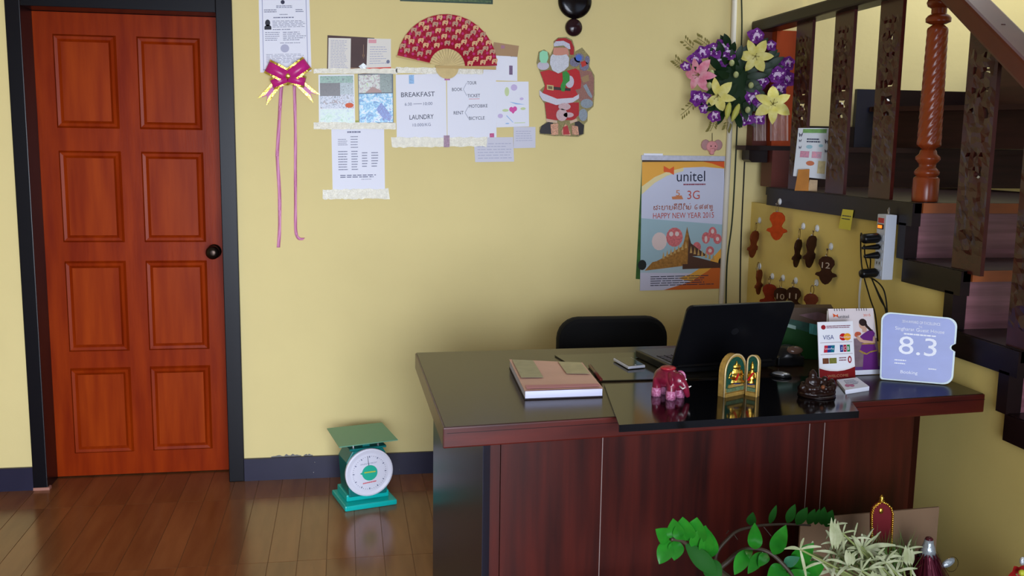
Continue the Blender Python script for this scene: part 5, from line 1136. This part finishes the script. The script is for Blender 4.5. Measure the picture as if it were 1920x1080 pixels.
for u, v, s_ in ((.1, .86, 1), (.1, .74, .7), (.92, .74, 1.1), (.93, .55, .8), (.12, .6, .7)):
    b = MB(); f.poly([(u, v), (u-.07*s_, v+.05*s_), (u-.05*s_, v-.02*s_), (u-.03*s_, v-.05*s_)], b); f.poly([(u, v), (u+.06*s_, v+.06*s_), (u+.05*s_, v), (u+.02*s_, v-.05*s_)], b, .0006); b.build('butterfly', M_bf, lf)
base = onX(1512, 357, 1.815); base.z = TR[0]
hd = thing('wooden_holder', (f.bl.x+.04, f.bl.y-.02, TR[0]-.0), 'small orange wooden holder standing before the leaflet', 'holder')
f2 = Frame(onP(1497, 318, pl_+nn_*.02, nn_), onP(1518, 317, pl_+nn_*.02, nn_), onP(1516, 356, pl_+nn_*.02, nn_), onP(1490, 354, pl_+nn_*.02, nn_))
for nm in ('bl', 'br'): getattr(f2, nm).z = TR[0]+.001
f2.slab('front', mat('light_teak', (190, 124, 52), .5, spec=.1, noise=.12, nscale=20), hd, .006)
f3 = Frame(onP(1518, 337, pl_+nn_*.016, nn_), onP(1533, 338, pl_+nn_*.016, nn_), onP(1532, 358, pl_+nn_*.016, nn_), onP(1514, 357, pl_+nn_*.016, nn_))
for nm in ('bl', 'br'): getattr(f3, nm).z = TR[0]+.001
f3.slab('side_block', mat('pale_teak', (176, 140, 84), .3, noise=.2, nscale=40), hd, .02)

# ------------------------------------------------------------------ kitchen scale on the floor
sa = math.radians(15); sc0 = Vector((.075, 3.925, 0))
Rz = Matrix.Rotation(sa, 3, 'Z')
def S_(x, y, z): return sc0+Rz @ Vector((x, y, z))
ks = thing('kitchen_scale', tuple(sc0), 'turquoise dial kitchen scale with a flat green tray by the baseboard', 'scale')
M_tq = mat('turquoise_enamel', (14, 182, 176), .28); M_tq2 = mat('dark_turquoise', (12, 112, 108), .35)
def sbox(b, a, c):
    k = len(b.v); b.box(a, c)
    for i in range(k, len(b.v)): b.v[i] = S_(*b.v[i])
    return b
sbox(MB(), (-.115, -.10, .0), (.105, .115, .022)).build('base', M_tq, ks, bevel=.006)
sbox(MB(), (-.095, -.05, .022), (.085, .10, .05)).build('lower_body', M_tq, ks, bevel=.005)
b = MB(); k = len(b.v)
b.prism([S_(-.085, -.055, .04), S_(.075, -.055, .04), S_(.085, -.055, .19), S_(.06, -.055, .235), S_(-.07, -.055, .235), S_(-.095, -.055, .19)], Rz @ Vector((0, .13, 0))); b.build('housing', M_tq2, ks, bevel=.005)
dc = S_(-.003, -.056, .142); ax = Rz @ Vector((0, -1, 0))
b = MB(); b.lathe([(.1, 0), (.101, .006), (.1, .012), (.094, .015), (.092, .0135), (.002, .0135)], dc, 48, ax); smooth_by_angle(b.build('dial_rim', mat('dial_white', (226, 226, 240), .35), ks))
dx = Rz @ Vector((1, 0, 0)); dz = Vector((0, 0, 1)); do = dc+ax*.0145
def DP(r, a, h=0): return do+ax*h+dx*r*math.cos(a)+dz*r*math.sin(a)
b = MB(); b.prism([DP(.08, 2*PI*k/40, -.0009) for k in range(40)], ax*.0006); b.build('dial_card', mat('dial_card', (224, 224, 238), .4), ks)
b = MB()
for k in range(48):
    a = 2*PI*k/48; r0 = .068 if k % 4 else .064; w_ = .0009 if k % 4 else .0022
    u = ax.cross(DP(1, a)-do).normalized()*w_; b.prism([DP(r0, a)-u, DP(.071, a)-u, DP(.071, a)+u, DP(r0, a)+u], ax*.0003)
stuff(b.build('scale_marks', M_ink, ks))
b = MB(); b.prism([DP(.032, 2*PI*k/30, .0003) for k in range(30)], ax*.004); hb = b.build('hub', mat('hub_green', (40, 180, 150), .35), ks)
b = MB(); b.prism([DP(.005, PI*1.0+1.57, .001)+dx*-.031, DP(.005, PI/2, .001)+dx*-.031, do+ax*.001-dx*.041], ax*.003); b.build('pointer_tab', mat('hub_green', (0, 0, 0)), ks)
nd = math.radians(97); u = ax.cross(DP(1, nd)-do).normalized()
b = MB(); b.prism([DP(.03, nd, .002)-u*.0012, DP(.071, nd, .002)-u*.0006, DP(.071, nd, .002)+u*.0006, DP(.03, nd, .002)+u*.0012], ax*.0008); b.build('needle', M_inkd, ks)
b = MB(); fr_ = Frame(DP(.03, 2.9, .0048)+dz*.002, DP(.03, .24, .0048)+dz*.002, DP(.03, -.03, .0048)-dz*.001, DP(.03, PI+.03, .0048)-dz*.001); fr_.scrib(.1, .3, .9, .8, 1, b, .0003, .9, .08, 0); b.build('yellow_print', mat('yellow_print', (200, 200, 60), .4), ks)
b = MB(); fr_ = Frame(do-dx*.03-dz*.040, do+dx*.03-dz*.035, do+dx*.03-dz*.042, do-dx*.03-dz*.047); fr_.scrib(.02, .1, .98, .9, 1, b, .0004, .9, .1, 0); b.build('red_print', mat('coral_ink', (220, 110, 120), .4), ks)
b = MB(); fr_ = Frame(do-dx*.04+dz*.042, do+dx*.034+dz*.045, do+dx*.034+dz*.037, do-dx*.04+dz*.034); fr_.scrib(.02, .1, .98, .9, 2, b, .0004, .3, .2, .1); b.build('grey_print', M_ink, ks)
for x in (-.06, .045): b = MB(); b.tube([S_(x, -.03, .22), S_(x, -.03, .262)], .007, 10); b.build('tray_post', M_steel, ks)
sbox(MB(), (-.08, -.05, .235), (.075, .08, .243)).build('top_bracket', M_tq2, ks)
tz = .268; TQ = [onZ(613, 803, tz), onZ(716, 792, tz), onZ(746, 824, tz), onZ(636, 838, tz)]
b = MB(); b.prism(TQ, (0, 0, -.004)); b.build('tray', mat('grey_green_tray', (104, 160, 134), .35), ks)
sbox(MB(), (-.02, -.03, .243), (.01, .04, .265)).build('tray_support', M_tq2, ks)

# ================================================================== FLOWER BOUQUET
bq0 = onY(1385, 160, 4.10)
bq = thing('flower_bouquet', tuple(bq0), 'artificial bouquet of yellow lilies, a pink lily and purple orchids hung by the stair post', 'bouquet')
def petal_pts(b, base, d, n_, L, w_, curl, cup=.15, seg=6):
    d = d.normalized(); n_ = (n_-d*n_.dot(d)).normalized(); s_ = d.cross(n_); vs = []
    for k in range(seg+1):
        t = k/seg; c_ = base+d*L*t*(1-.12*t*curl)+n_*(L*(.30*t-curl*t*t*.55)); ww = w_*(math.sin(PI*min(1, .12+t*.88))**.8)*(1 if t < .98 else .1)*.5
        vs += [c_-s_*ww+n_*cup*ww, c_, c_+s_*ww+n_*cup*ww]
    fs = []
    for k in range(seg): fs += [(3*k, 3*k+1, 3*k+4, 3*k+3), (3*k+1, 3*k+2, 3*k+5, 3*k+4)]
    b.add(vs, fs)
def face_to(p, jx=0, jz=0): return ((CAM-p).normalized()+Vector((jx, 0, jz))).normalized()
M_ly = mat('yellow_lily', (222, 210, 96), .5, c2=(236, 228, 150), nscale=40); M_lp = mat('pink_lily', (226, 120, 150), .5, c2=(240, 180, 196), nscale=40); M_op = mat('purple_orchid', (86, 20, 106), .5, spec=.15, c2=(138, 60, 160), nscale=60); M_ow = mat('orchid_white', (232, 206, 236), .5); M_lf = mat('bouquet_leaf', (26, 50, 26), .45); M_bud = mat('dry_bud', (130, 120, 60), .6); M_gb = mat('pale_green_bud', (170, 176, 120), .5)
def lily(x, y, Y, R, m, jx=0, jz=0, rot=0, skip=()):
    p = onY(x, y, Y); n_ = face_to(p, jx, jz); u = n_.orthogonal().normalized(); v = n_.cross(u)
    hd_ = bpy.data.objects.new('lily', None); COL.objects.link(hd_); hd_.parent = bq; hd_.location = p-bq0; ROOTLOC[hd_.name] = p.copy()
    for k in range(6):
        if k in skip: continue
        a = rot+2*PI*k/6; d = u*math.cos(a)+v*math.sin(a)
        b = MB(); petal_pts(b, p+n_*(.0 if k % 2 else .003), d, n_, R, R*(.52 if k % 2 else .42), .8); b.build('petal', m, hd_, smooth=True)
    b = MB(); b.tube([p, p+n_*R*.45], [.003, .002], 6)
    for k in range(5): a = 2*PI*k/5; e_ = p+n_*R*.42+(u*math.cos(a)+v*math.sin(a))*R*.16; b.tube([p, e_], .0008, 4); b.ball(e_, .0022, 6, 4)
    b.build('stamens', M_bud, hd_, smooth=True)
lily(1417, 105, 4.03, .085, M_ly, 0, -.1, .3); lily(1449, 196, 4.03, .095, M_ly, .1, .2, .8); lily(1347, 178, 4.02, .085, M_ly, -.2, -.3, .1, (5,)); lily(1312, 140, 4.06, .085, M_lp, -.7, -.1, .5)
def orchid(x, y, Y, R, jx=0, jz=0, rot=0):
    p = onY(x, y, Y); n_ = face_to(p, jx, jz); u = Vector((1, 0, 0)); u = (u-n_*u.dot(n_)).normalized(); v = n_.cross(u)
    hd_ = bpy.data.objects.new('orchid', None); COL.objects.link(hd_); hd_.parent = bq; hd_.location = p-bq0; ROOTLOC[hd_.name] = p.copy()
    b = MB(); b2 = MB()
    for k in range(5):
        a = rot+PI/2+2*PI*k/5; d = u*math.cos(a)+v*math.sin(a); petal_pts(b, p, d, n_, R*(1.1 if k % 2 else .9), R*.95, .6, .25, 5); petal_pts(b2, p+n_*.002, d, n_, R*random.uniform(.5, .72), R*.36, .5, .2, 4)
    b.build('petals', M_op, hd_, smooth=True); b2.build('pale_throat', M_ow, hd_, smooth=True)
    b = MB(); b.ball(p+n_*R*.3-v*R*.2, (R*.18, R*.18, R*.22), 8, 6); b.build('lip', M_op, hd_, smooth=True)
random.seed(11)
for x, y, R in ((1338, 95, .036), (1356, 88, .034), (1352, 112, .04), (1366, 100, .034), (1303, 113, .034), (1316, 98, .03), (1388, 118, .038), (1428, 150, .036), (1457, 140, .04), (1470, 128, .034), (1478, 118, .03), (1476, 148, .036), (1412, 185, .042), (1426, 198, .034), (1462, 165, .032), (1306, 183, .034), (1322, 186, .032), (1340, 218, .028), (1320, 203, .024), (1398, 222, .034), (1423, 222, .028), (1418, 68, .036), (1446, 85, .024), (1286, 124, .022)):
    orchid(x, y, 4.05+.05*random.random(), R*1.22, random.uniform(-.5, .5), random.uniform(-.4, .4), random.uniform(-.5, .5))
for k in range(90):
    a = random.random()*2*PI; r_ = random.random()**.5; p = onY(1383+66*r_*math.cos(a), 150+66*r_*math.sin(a), 4.062+.06*random.random()); d = Vector((math.cos(a)+random.uniform(-.5, .5), -.3, -math.sin(a)+random.uniform(-.5, .5)))
    b = MB(); petal_pts(b, p, d, face_to(p), .06+.04*random.random(), .032, .4); b.build('leaf', M_lf, bq, smooth=True)
b = MB(); b.ball(bq0+Vector((-.03, .0, 0)), (.10, .015, .10), 18, 10); b.build('foam_core', M_lf, bq, smooth=True)
for x, y in ((1334, 137), (1380, 140), (1372, 118), (1408, 160), (1330, 160), (1402, 206)): p = onY(x, y, 4.03); b = MB(); b.ball(p, (.012, .012, .014), 10, 8); b.build('round_bud', M_gb, bq, smooth=True)
for (x0, y0, x1, y1) in ((1368, 192, 1362, 224), (1386, 195, 1372, 228)): p = onY(x0, y0, 4.0); q = onY(x1, y1, 4.0); b = MB(); b.tube([p+(q-p)*t for t in (0, .2, .5, .8, 1)], [.004, .011, .014, .009, .002], 10); b.build('lily_bud', mat('green_yellow_bud', (190, 190, 90), .5), bq, smooth=True)
for pts in (((1330, 88), (1318, 78), (1308, 72)), ((1300, 90), (1292, 84), (1284, 76)), ((1290, 125), (1276, 120), (1266, 112)), ((1304, 190), (1290, 204), (1276, 216)), ((1340, 225), (1336, 238), (1332, 246)), ((1366, 228), (1364, 236), (1362, 242))):
    P_ = cr([onY(x, y, 4.10) for x, y in pts], 4); sp = MB(); sp.tube(P_, .0012, 5); so = sp.build('sprig', M_bud, bq, smooth=True)
    for k in range(1, len(P_)):
        for s_ in (-1, 1):
            if random.random() < .75: d = (P_[k]-P_[k-1]).normalized(); sd = Vector((d.z, 0, -d.x))*s_; b = MB(); e_ = P_[k]+(d*.5+sd).normalized()*.016; b.ball(e_, (.0035, .0035, .0075), 8, 6, (0, math.atan2(d.x+sd.x, d.z+sd.z), 0)); b.tube([P_[k], e_], .0007, 4); b.build('sprig_bud', M_bud, so, smooth=True)
# cellophane round the stems
wr = MB(); random.seed(3)
for (x0, x1) in ((1413, 1436), (1444, 1478)):
    n_ = 10; L = []
    for i in range(n_+1):
        for j in range(6):
            p = onY(x0+(x1-x0)*i/n_, 212+52*j/5, 4.085+.012*math.sin(i*1.9)+.006*random.random()); L.append(p)
    wr.add(L, [(i*6+j, (i+1)*6+j, (i+1)*6+j+1, i*6+j+1) for i in range(n_) for j in range(5)])
wr.build('cellophane', mat('cellophane', (226, 206, 204), .12, alpha=.42), bq)

# ================================================================== FOREGROUND: bench, pots and plants in front of the desk
be = thing('plant_bench', (1.2, 1.98, 0), 'low dark wooden bench under the pot plants', 'bench')
MB().box((.62, 1.78, .30), (1.78, 2.2, .33)).build('bench_top', M_stair, be)
for x in (.66, 1.72):
    for y in (1.82, 2.14): MB().box((x-.02, y-.02, 0), (x+.02, y+.02, .30)).build('leg', M_stair, be)
def pot(name, x, y, r, h_, m, label):
    t = thing(name, (x, y, .33), label, 'plant'); b = MB(); b.lathe([(r*.7, 0), (r*.98, h_*.85), (r*1.06, h_*.86), (r*1.06, h_), (r*.9, h_), (r*.88, h_*.8)], (x, y, .331), 24); b.build('pot', m, t, smooth=False)
    return t
zz = pot('zz_plant', .98, 1.98, .09, .10, mat('terracotta', (150, 84, 56), .7), 'glossy green leafed pot plant with arching dark stems before the desk')
M_zl = mat('glossy_leaf', (36, 120, 30), .24, spec=.5, c2=(24, 92, 22), nscale=18); M_zs = mat('dark_stem', (58, 48, 36), .5); M_zd = mat('older_leaf', (26, 72, 22), .6, spec=.06)
def leaf(par, a, tip, w_, m, up_=None, bend=.08, seg=10, L0=0):
    seg = max(seg, 10) if L0 else seg; d = tip-a; L = d.length; d.normalize(); up_ = up_ or (CAM-a).normalized(); n_ = (up_-d*up_.dot(d)).normalized(); s_ = d.cross(n_); vs = []
    for k in range(seg+1):
        t = k/seg; ww = w_*.5*(math.sin(PI*t**1.02)**.8 if 0 < t < 1 else .02); c_ = a+d*L*t+n_*bend*L*math.sin(PI*t)
        vs += [c_-s_*ww+n_*ww*.35, c_, c_+s_*ww+n_*ww*.35]
    fs = []
    for k in range(seg): fs += [(3*k, 3*k+1, 3*k+4, 3*k+3), (3*k+1, 3*k+2, 3*k+5, 3*k+4)]
    b = MB(); b.add(vs, fs); o = b.build('leaf', m, par, smooth=True); return o
def F(x, y, Y=2.0): return onY(x, y, Y)
def stem(par, pts, r0, r1): P_ = cr(pts, 6); b = MB(); n_ = len(P_); b.tube(P_, [r0+(r1-r0)*k/(n_-1) for k in range(n_)], 7); b.build('stem', M_zs, par, smooth=True)
root = Vector((.98, 1.98, .42))
# left drooping branch
stem(zz, [root, F(1350, 1075, 1.9), F(1310, 1040, 1.88), F(1280, 1015, 1.87), F(1258, 1011, 1.86)], .007, .004)
for a, tp_, w_, m in (((1256, 1011), (1229, 992), .036, M_zl), ((1257, 1013), (1236, 1058), .034, M_zl), ((1270, 1013), (1264, 1051), .032, M_zl), ((1268, 1010), (1262, 972), .036, M_zl), ((1284, 1014), (1280, 969), .046, M_zl), ((1300, 1018), (1307, 970), .05, M_zl), ((1312, 1036), (1323, 985), .05, M_zl), ((1330, 1046), (1326, 990), .04, M_zl), ((1284, 1018), (1345, 1078), .036, M_zd), ((1320, 1050), (1352, 1085), .04, M_zd)):
    leaf(zz, F(*a, 1.87), F(*tp_, 1.84), w_*1.05, m)
# middle arch
stem(zz, [root, F(1350, 1085, 2.0), F(1368, 1050, 2.0), F(1400, 1030, 2.0), F(1440, 1035, 1.98), F(1470, 1060, 1.96), F(1490, 1085, 1.95)], .007, .004)
for a, tp_, w_, m in (((1416, 1030), (1415, 980), .04, M_zl), ((1450, 1040), (1474, 984), .044, M_zl), ((1402, 1030), (1377, 1078), .04, M_zl), ((1430, 1035), (1402, 1076), .034, M_zl), ((1438, 1038), (1422, 1063), .03, M_zl), ((1404, 1030), (1406, 1048), .02, M_zl), ((1482, 1068), (1526, 1018), .05, M_zl), ((1470, 1062), (1438, 1092), .05, M_zl), ((1500, 1082), (1548, 1053), .048, M_zl), ((1470, 1058), (1500, 1045), .03, mat('blue_green_leaf', (60, 120, 90), .25, coat=.4)), ((1470, 1085), (1520, 1075), .04, M_zl)):
    leaf(zz, F(*a, 1.97), F(*tp_, 1.93), w_*.82, m)
# long arch to the right, farther back
stem(zz, [root, F(1345, 1060, 2.12), F(1370, 1005, 2.14), F(1410, 988, 2.15), F(1465, 983, 2.16), F(1520, 985, 2.16)], .0055, .0025)
for a, tp_, w_ in (((1407, 985), (1412, 960), .03), ((1443, 982), (1456, 947), .02), ((1476, 981), (1491, 945), .028), ((1493, 984), (1514, 951), .032), ((1515, 983), (1528, 954), .026), ((1528, 984), (1537, 953), .02), ((1540, 984), (1546, 950), .03), ((1548, 988), (1561, 956), .034)):
    leaf(zz, F(*a, 2.15), F(*tp_, 2.13), w_*.8, M_zd)
for pts in (((1375, 1000), (1383, 1012)), ((1362, 1000), (1366, 995)), ((1432, 988), (1446, 1005))): b = MB(); b.tube([F(*pts[0], 2.14), F(*pts[1], 2.13)], .0012, 5); b.build('twig', M_zs, zz)
# pale dried plant
dp = pot('dried_plant', 1.32, 1.94, .10, .10, mat('white_glaze', (200, 196, 190), .3), 'pale silvery narrow leafed plant beside the glossy leaves')
M_dl = mat('pale_dry_leaf', (172, 174, 142), .6, spec=.15, c2=(128, 136, 92), nscale=30); M_dg = mat('grey_green_stalk', (120, 130, 74), .6)
random.seed(21)
def whorl(x, y, Y, n_, L, up_=.5, a0=0, spread=1.0):
    p = F(x, y, Y); b = MB()
    for k in range(n_):
        a = a0+2*PI*k/n_*spread+random.uniform(-.2, .2); l = L*random.uniform(.7, 1.15); d = Vector((math.cos(a), -.45+.5*random.random(), up_*random.uniform(.5, 1.2)+.75*math.sin(a))).normalized()
        n2 = Vector((random.uniform(-.4, .4), -1, .3)).normalized(); s_ = d.cross(n2).normalized(); w_ = l*random.uniform(.045, .08); vs = []
        for j in range(6):
            t = j/5; c_ = p+d*l*t-Vector((0, 0, 1))*l*.25*t*t; ww = w_*(.25+.75*math.sin(PI*min(1, t*.9+.05))); vs += [c_-s_*ww, c_+s_*ww]
        vs2 = [q+n2*.0012 for q in vs]; fs = [(2*j, 2*j+1, 2*j+3, 2*j+2) for j in range(5)]
        b.add(vs, fs); b.add(vs2, fs)
    b.build('leaf_whorl', M_dl, dp)
    b = MB(); b.tube(cr([Vector((1.32+random.uniform(-.05, .05), 1.94, .42)), Vector(((p.x+1.32)/2, Y, (p.z+.42)/2)), p], 5), .0025, 6); b.build('stalk', M_dg, dp, smooth=True)
for x, y, n_, L in ((1500, 1030, 6, .05), (1520, 1036, 6, .05), (1562, 1018, 9, .055), (1564, 985, 5, .03), (1570, 1040, 9, .06), (1600, 1010, 6, .05), (1617, 1030, 14, .07), (1632, 1022, 9, .06), (1590, 1060, 9, .06), (1640, 1050, 8, .06), (1660, 1055, 8, .05), (1690, 1045, 7, .05), (1700, 1030, 6, .04), (1560, 1070, 8, .06), (1540, 1055, 7, .05), (1615, 1070, 9, .06), (1655, 1078, 8, .06), (1580, 1000, 5, .04), (1680, 1072, 7, .06)):
    whorl(x, y, 1.93+random.uniform(-.05, .05), max(4, int(n_*.72)), L, .6)
for x, y0, y1 in ((1570, 1020, 985), (1566, 1030, 970), (1705, 1060, 1022), (1594, 1060, 1030), (1643, 1085, 1070)):
    for k in range(3):
        leaf(dp, F(x+k*5-5, y0, 1.88), F(x+k*6-7, y1+k*3, 1.88), .011, M_dl, None, .02, 5)
b = MB()
for k in range(220):
    x = 1560+150*random.random(); y = 1040+40*random.random(); p = F(x, y, 1.98); q_ = p+Vector((random.uniform(-.03, .03), random.uniform(-.02, .02), random.uniform(.03, .08))); s_ = Vector((.0012, 0, 0)); b.add([p-s_, p+s_, q_], [(0, 1, 2)])
o = b.build('fine_grass', mat('fine_green', (70, 100, 40), .6), dp); o['kind'] = 'stuff'
# cardboard sheet / box behind the plants
c0 = F(1530, 966, 2.27); c1 = F(1755, 947, 2.27)
bx = thing('cardboard_sheet', ((c0.x+c1.x)/2, 2.26, 0), 'plain brown cardboard sheet standing against the desk behind the plants', 'cardboard')
b = MB(); b.prism([Vector((c0.x-.05, 2.255, 0)), Vector((c1.x, 2.255, 0)), Vector((c1.x, 2.255, c1.z)), Vector((c0.x-.05, 2.255, c0.z-.003))], (0, .006, 0)); b.build('sheet', mat('kraft_board', (120, 94, 70), .8, noise=.08, nscale=10), bx)
MB().box((c0.x-.05, 2.253, .25), (c1.x, 2.2548, .29)).build('packing_tape', mat('brown_tape', (110, 80, 50), .3), bx)
# gold framed red plaque
g = thing('gold_frame', tuple(F(1652, 1085, 2.02)), 'arched gold beaded frame with dark red velvet behind the pale plant', 'frame')
gf = lambda x, y: F(x, y, 2.06)
ol = [(1634, 1060), (1634, 965), (1637, 953), (1644, 946), (1653, 940), (1663, 945), (1670, 952), (1673, 963), (1669, 1060)]
b = MB(); b.prism([gf(x, y) for x, y in ol], (0, .008, 0)); b.build('velvet', mat('dark_red_velvet', (96, 14, 22), .8), g)
for (o_, r_) in ((0, .0030),):
    P_ = []
    for i in range(len(ol)-1):
        a = gf(*ol[i]); c_ = gf(*ol[i+1]); n_ = max(2, int((c_-a).length/.0052))
        P_ += [a+(c_-a)*k/n_ for k in range(n_)]
    b = MB(); b.tube(P_+[gf(*ol[-1])], .0022, 6); b.build('gold_rail', M_gold, g)
    b = MB()
    for p in P_: b.ball(p+Vector((.0, -.003, 0)), .0029, 7, 5)
    o = b.build('gold_beading', M_gold, g, smooth=True); o['kind'] = 'stuff'
b = MB(); p = gf(1653, 938); b.lathe([(.004, 0), (.008, .004), (.004, .009), (.006, .012), (.001, .020)], p-Vector((0, 0, .006)), 12); b.build('finial', M_gold, g, smooth=True)
b = MB(); b.ball(gf(1652, 958), (.006, .003, .008), 10, 6); b.build('gold_drop', M_gold, g, smooth=True)
b = MB(); p = gf(1652, 1060); b.tube([p, Vector((p.x, p.y, .332))], .006, 8); b.build('stand', M_brass, g); b = MB(); b.lathe([(.04, 0), (.04, .008), (.01, .014)], (p.x, p.y, .332), 16); b.build('stand_foot', M_brass, g)
# silver capped tinsel ornament
p = F(1742, 1012, 2.1); tl0 = thing('tinsel_ornament', (p.x, p.y, .33), 'silver capped ornament with dark red tinsel skirt near the right wall', 'ornament')
zc = p.z
b = MB(); b.lathe([(.011, 0), (.012, -.008), (.016, -.02), (.022, -.045)], p, 18); b.build('silver_cap', mat('silver_cloth', (150, 156, 158), .3, metal=.4, bump=.6, bscale=80), tl0, smooth=True)
b = MB(); b.ball(p+Vector((0, 0, .002)), (.010, .010, .006), 14, 8); b.build('shiny_knob', mat('maroon_bead', (70, 24, 30), .1), tl0, smooth=True)
b = MB(); b.lathe([(.018, -.04), (.04, -.09), (.05, zc*-1+.332+.001 if False else -.12)], p, 18); b.build('skirt_core', mat('maroon_core', (34, 10, 16), .7), tl0)
b = MB(); random.seed(5)
for k in range(420):
    a = random.random()*2*PI; r0 = .016+.012*random.random(); z0 = -.03-.04*random.random(); q0 = p+Vector((r0*math.cos(a), r0*math.sin(a), z0)); r1 = r0+.02+.02*random.random(); q1 = p+Vector((r1*math.cos(a+.2), r1*math.sin(a+.2), z0-.05-.03*random.random())); s_ = Vector((-math.sin(a), math.cos(a), 0))*.0012; b.add([q0-s_, q0+s_, q1+s_, q1-s_], [(0, 1, 2, 3)])
o = b.build('tinsel', mat('red_tinsel', (78, 18, 34), .3, metal=.5), tl0); o['kind'] = 'stuff'
b = MB(); b.tube([p+Vector((0, 0, -.1)), Vector((p.x, p.y, .345))], .008, 8); b.lathe([(.045, 0), (.045, .01), (.01, .014)], (p.x, p.y, .332), 16); b.build('stand', M_black, tl0)
b = MB(); b.ball(F(1778, 1055, 2.1), (.02, .008, .010), 10, 6, (0, -.5, 0)); b.build('silver_leaf', mat('silver_cloth', (0, 0, 0)), tl0); b = MB(); c_ = F(1785, 1058, 2.1); b.tube([c_+Vector((.017*math.cos(a), 0, .020*math.sin(a))) for a in [2*PI*k/20 for k in range(21)]], .0008, 5, False); b.build('wire_ring', M_brass, tl0)
# red flower pot edge at the right border
rf = pot('red_flower_pot', 1.66, 2.02, .06, .07, mat('dark_glaze', (70, 20, 18), .3), 'red flower with a sparkling tip at the right edge of the picture')
c_ = F(1905, 1075, 2.02); b = MB(); b.tube([Vector((1.66, 2.02, .39)), c_], .003, 6); b.build('stem', M_dg, rf)
for k in range(6): a = 2*PI*k/6; b = MB(); petal_pts(b, c_, Vector((math.cos(a), -.2, math.sin(a))), Vector((0, -1, 0)), .03, .022, .4); b.build('petal', mat('deep_red_petal', (150, 22, 20), .5), rf, smooth=True)
b = MB(); b.ball(F(1917, 1052, 2.0), (.007, .006, .011), 10, 8); b.build('sparkling_tip', mat('silver_foil', (0, 0, 0)), rf); b = MB(); b.ball(F(1916, 1074, 1.99), .008, 10, 8); b.build('yellow_centre', mat('yellow_print', (0, 0, 0)), rf)
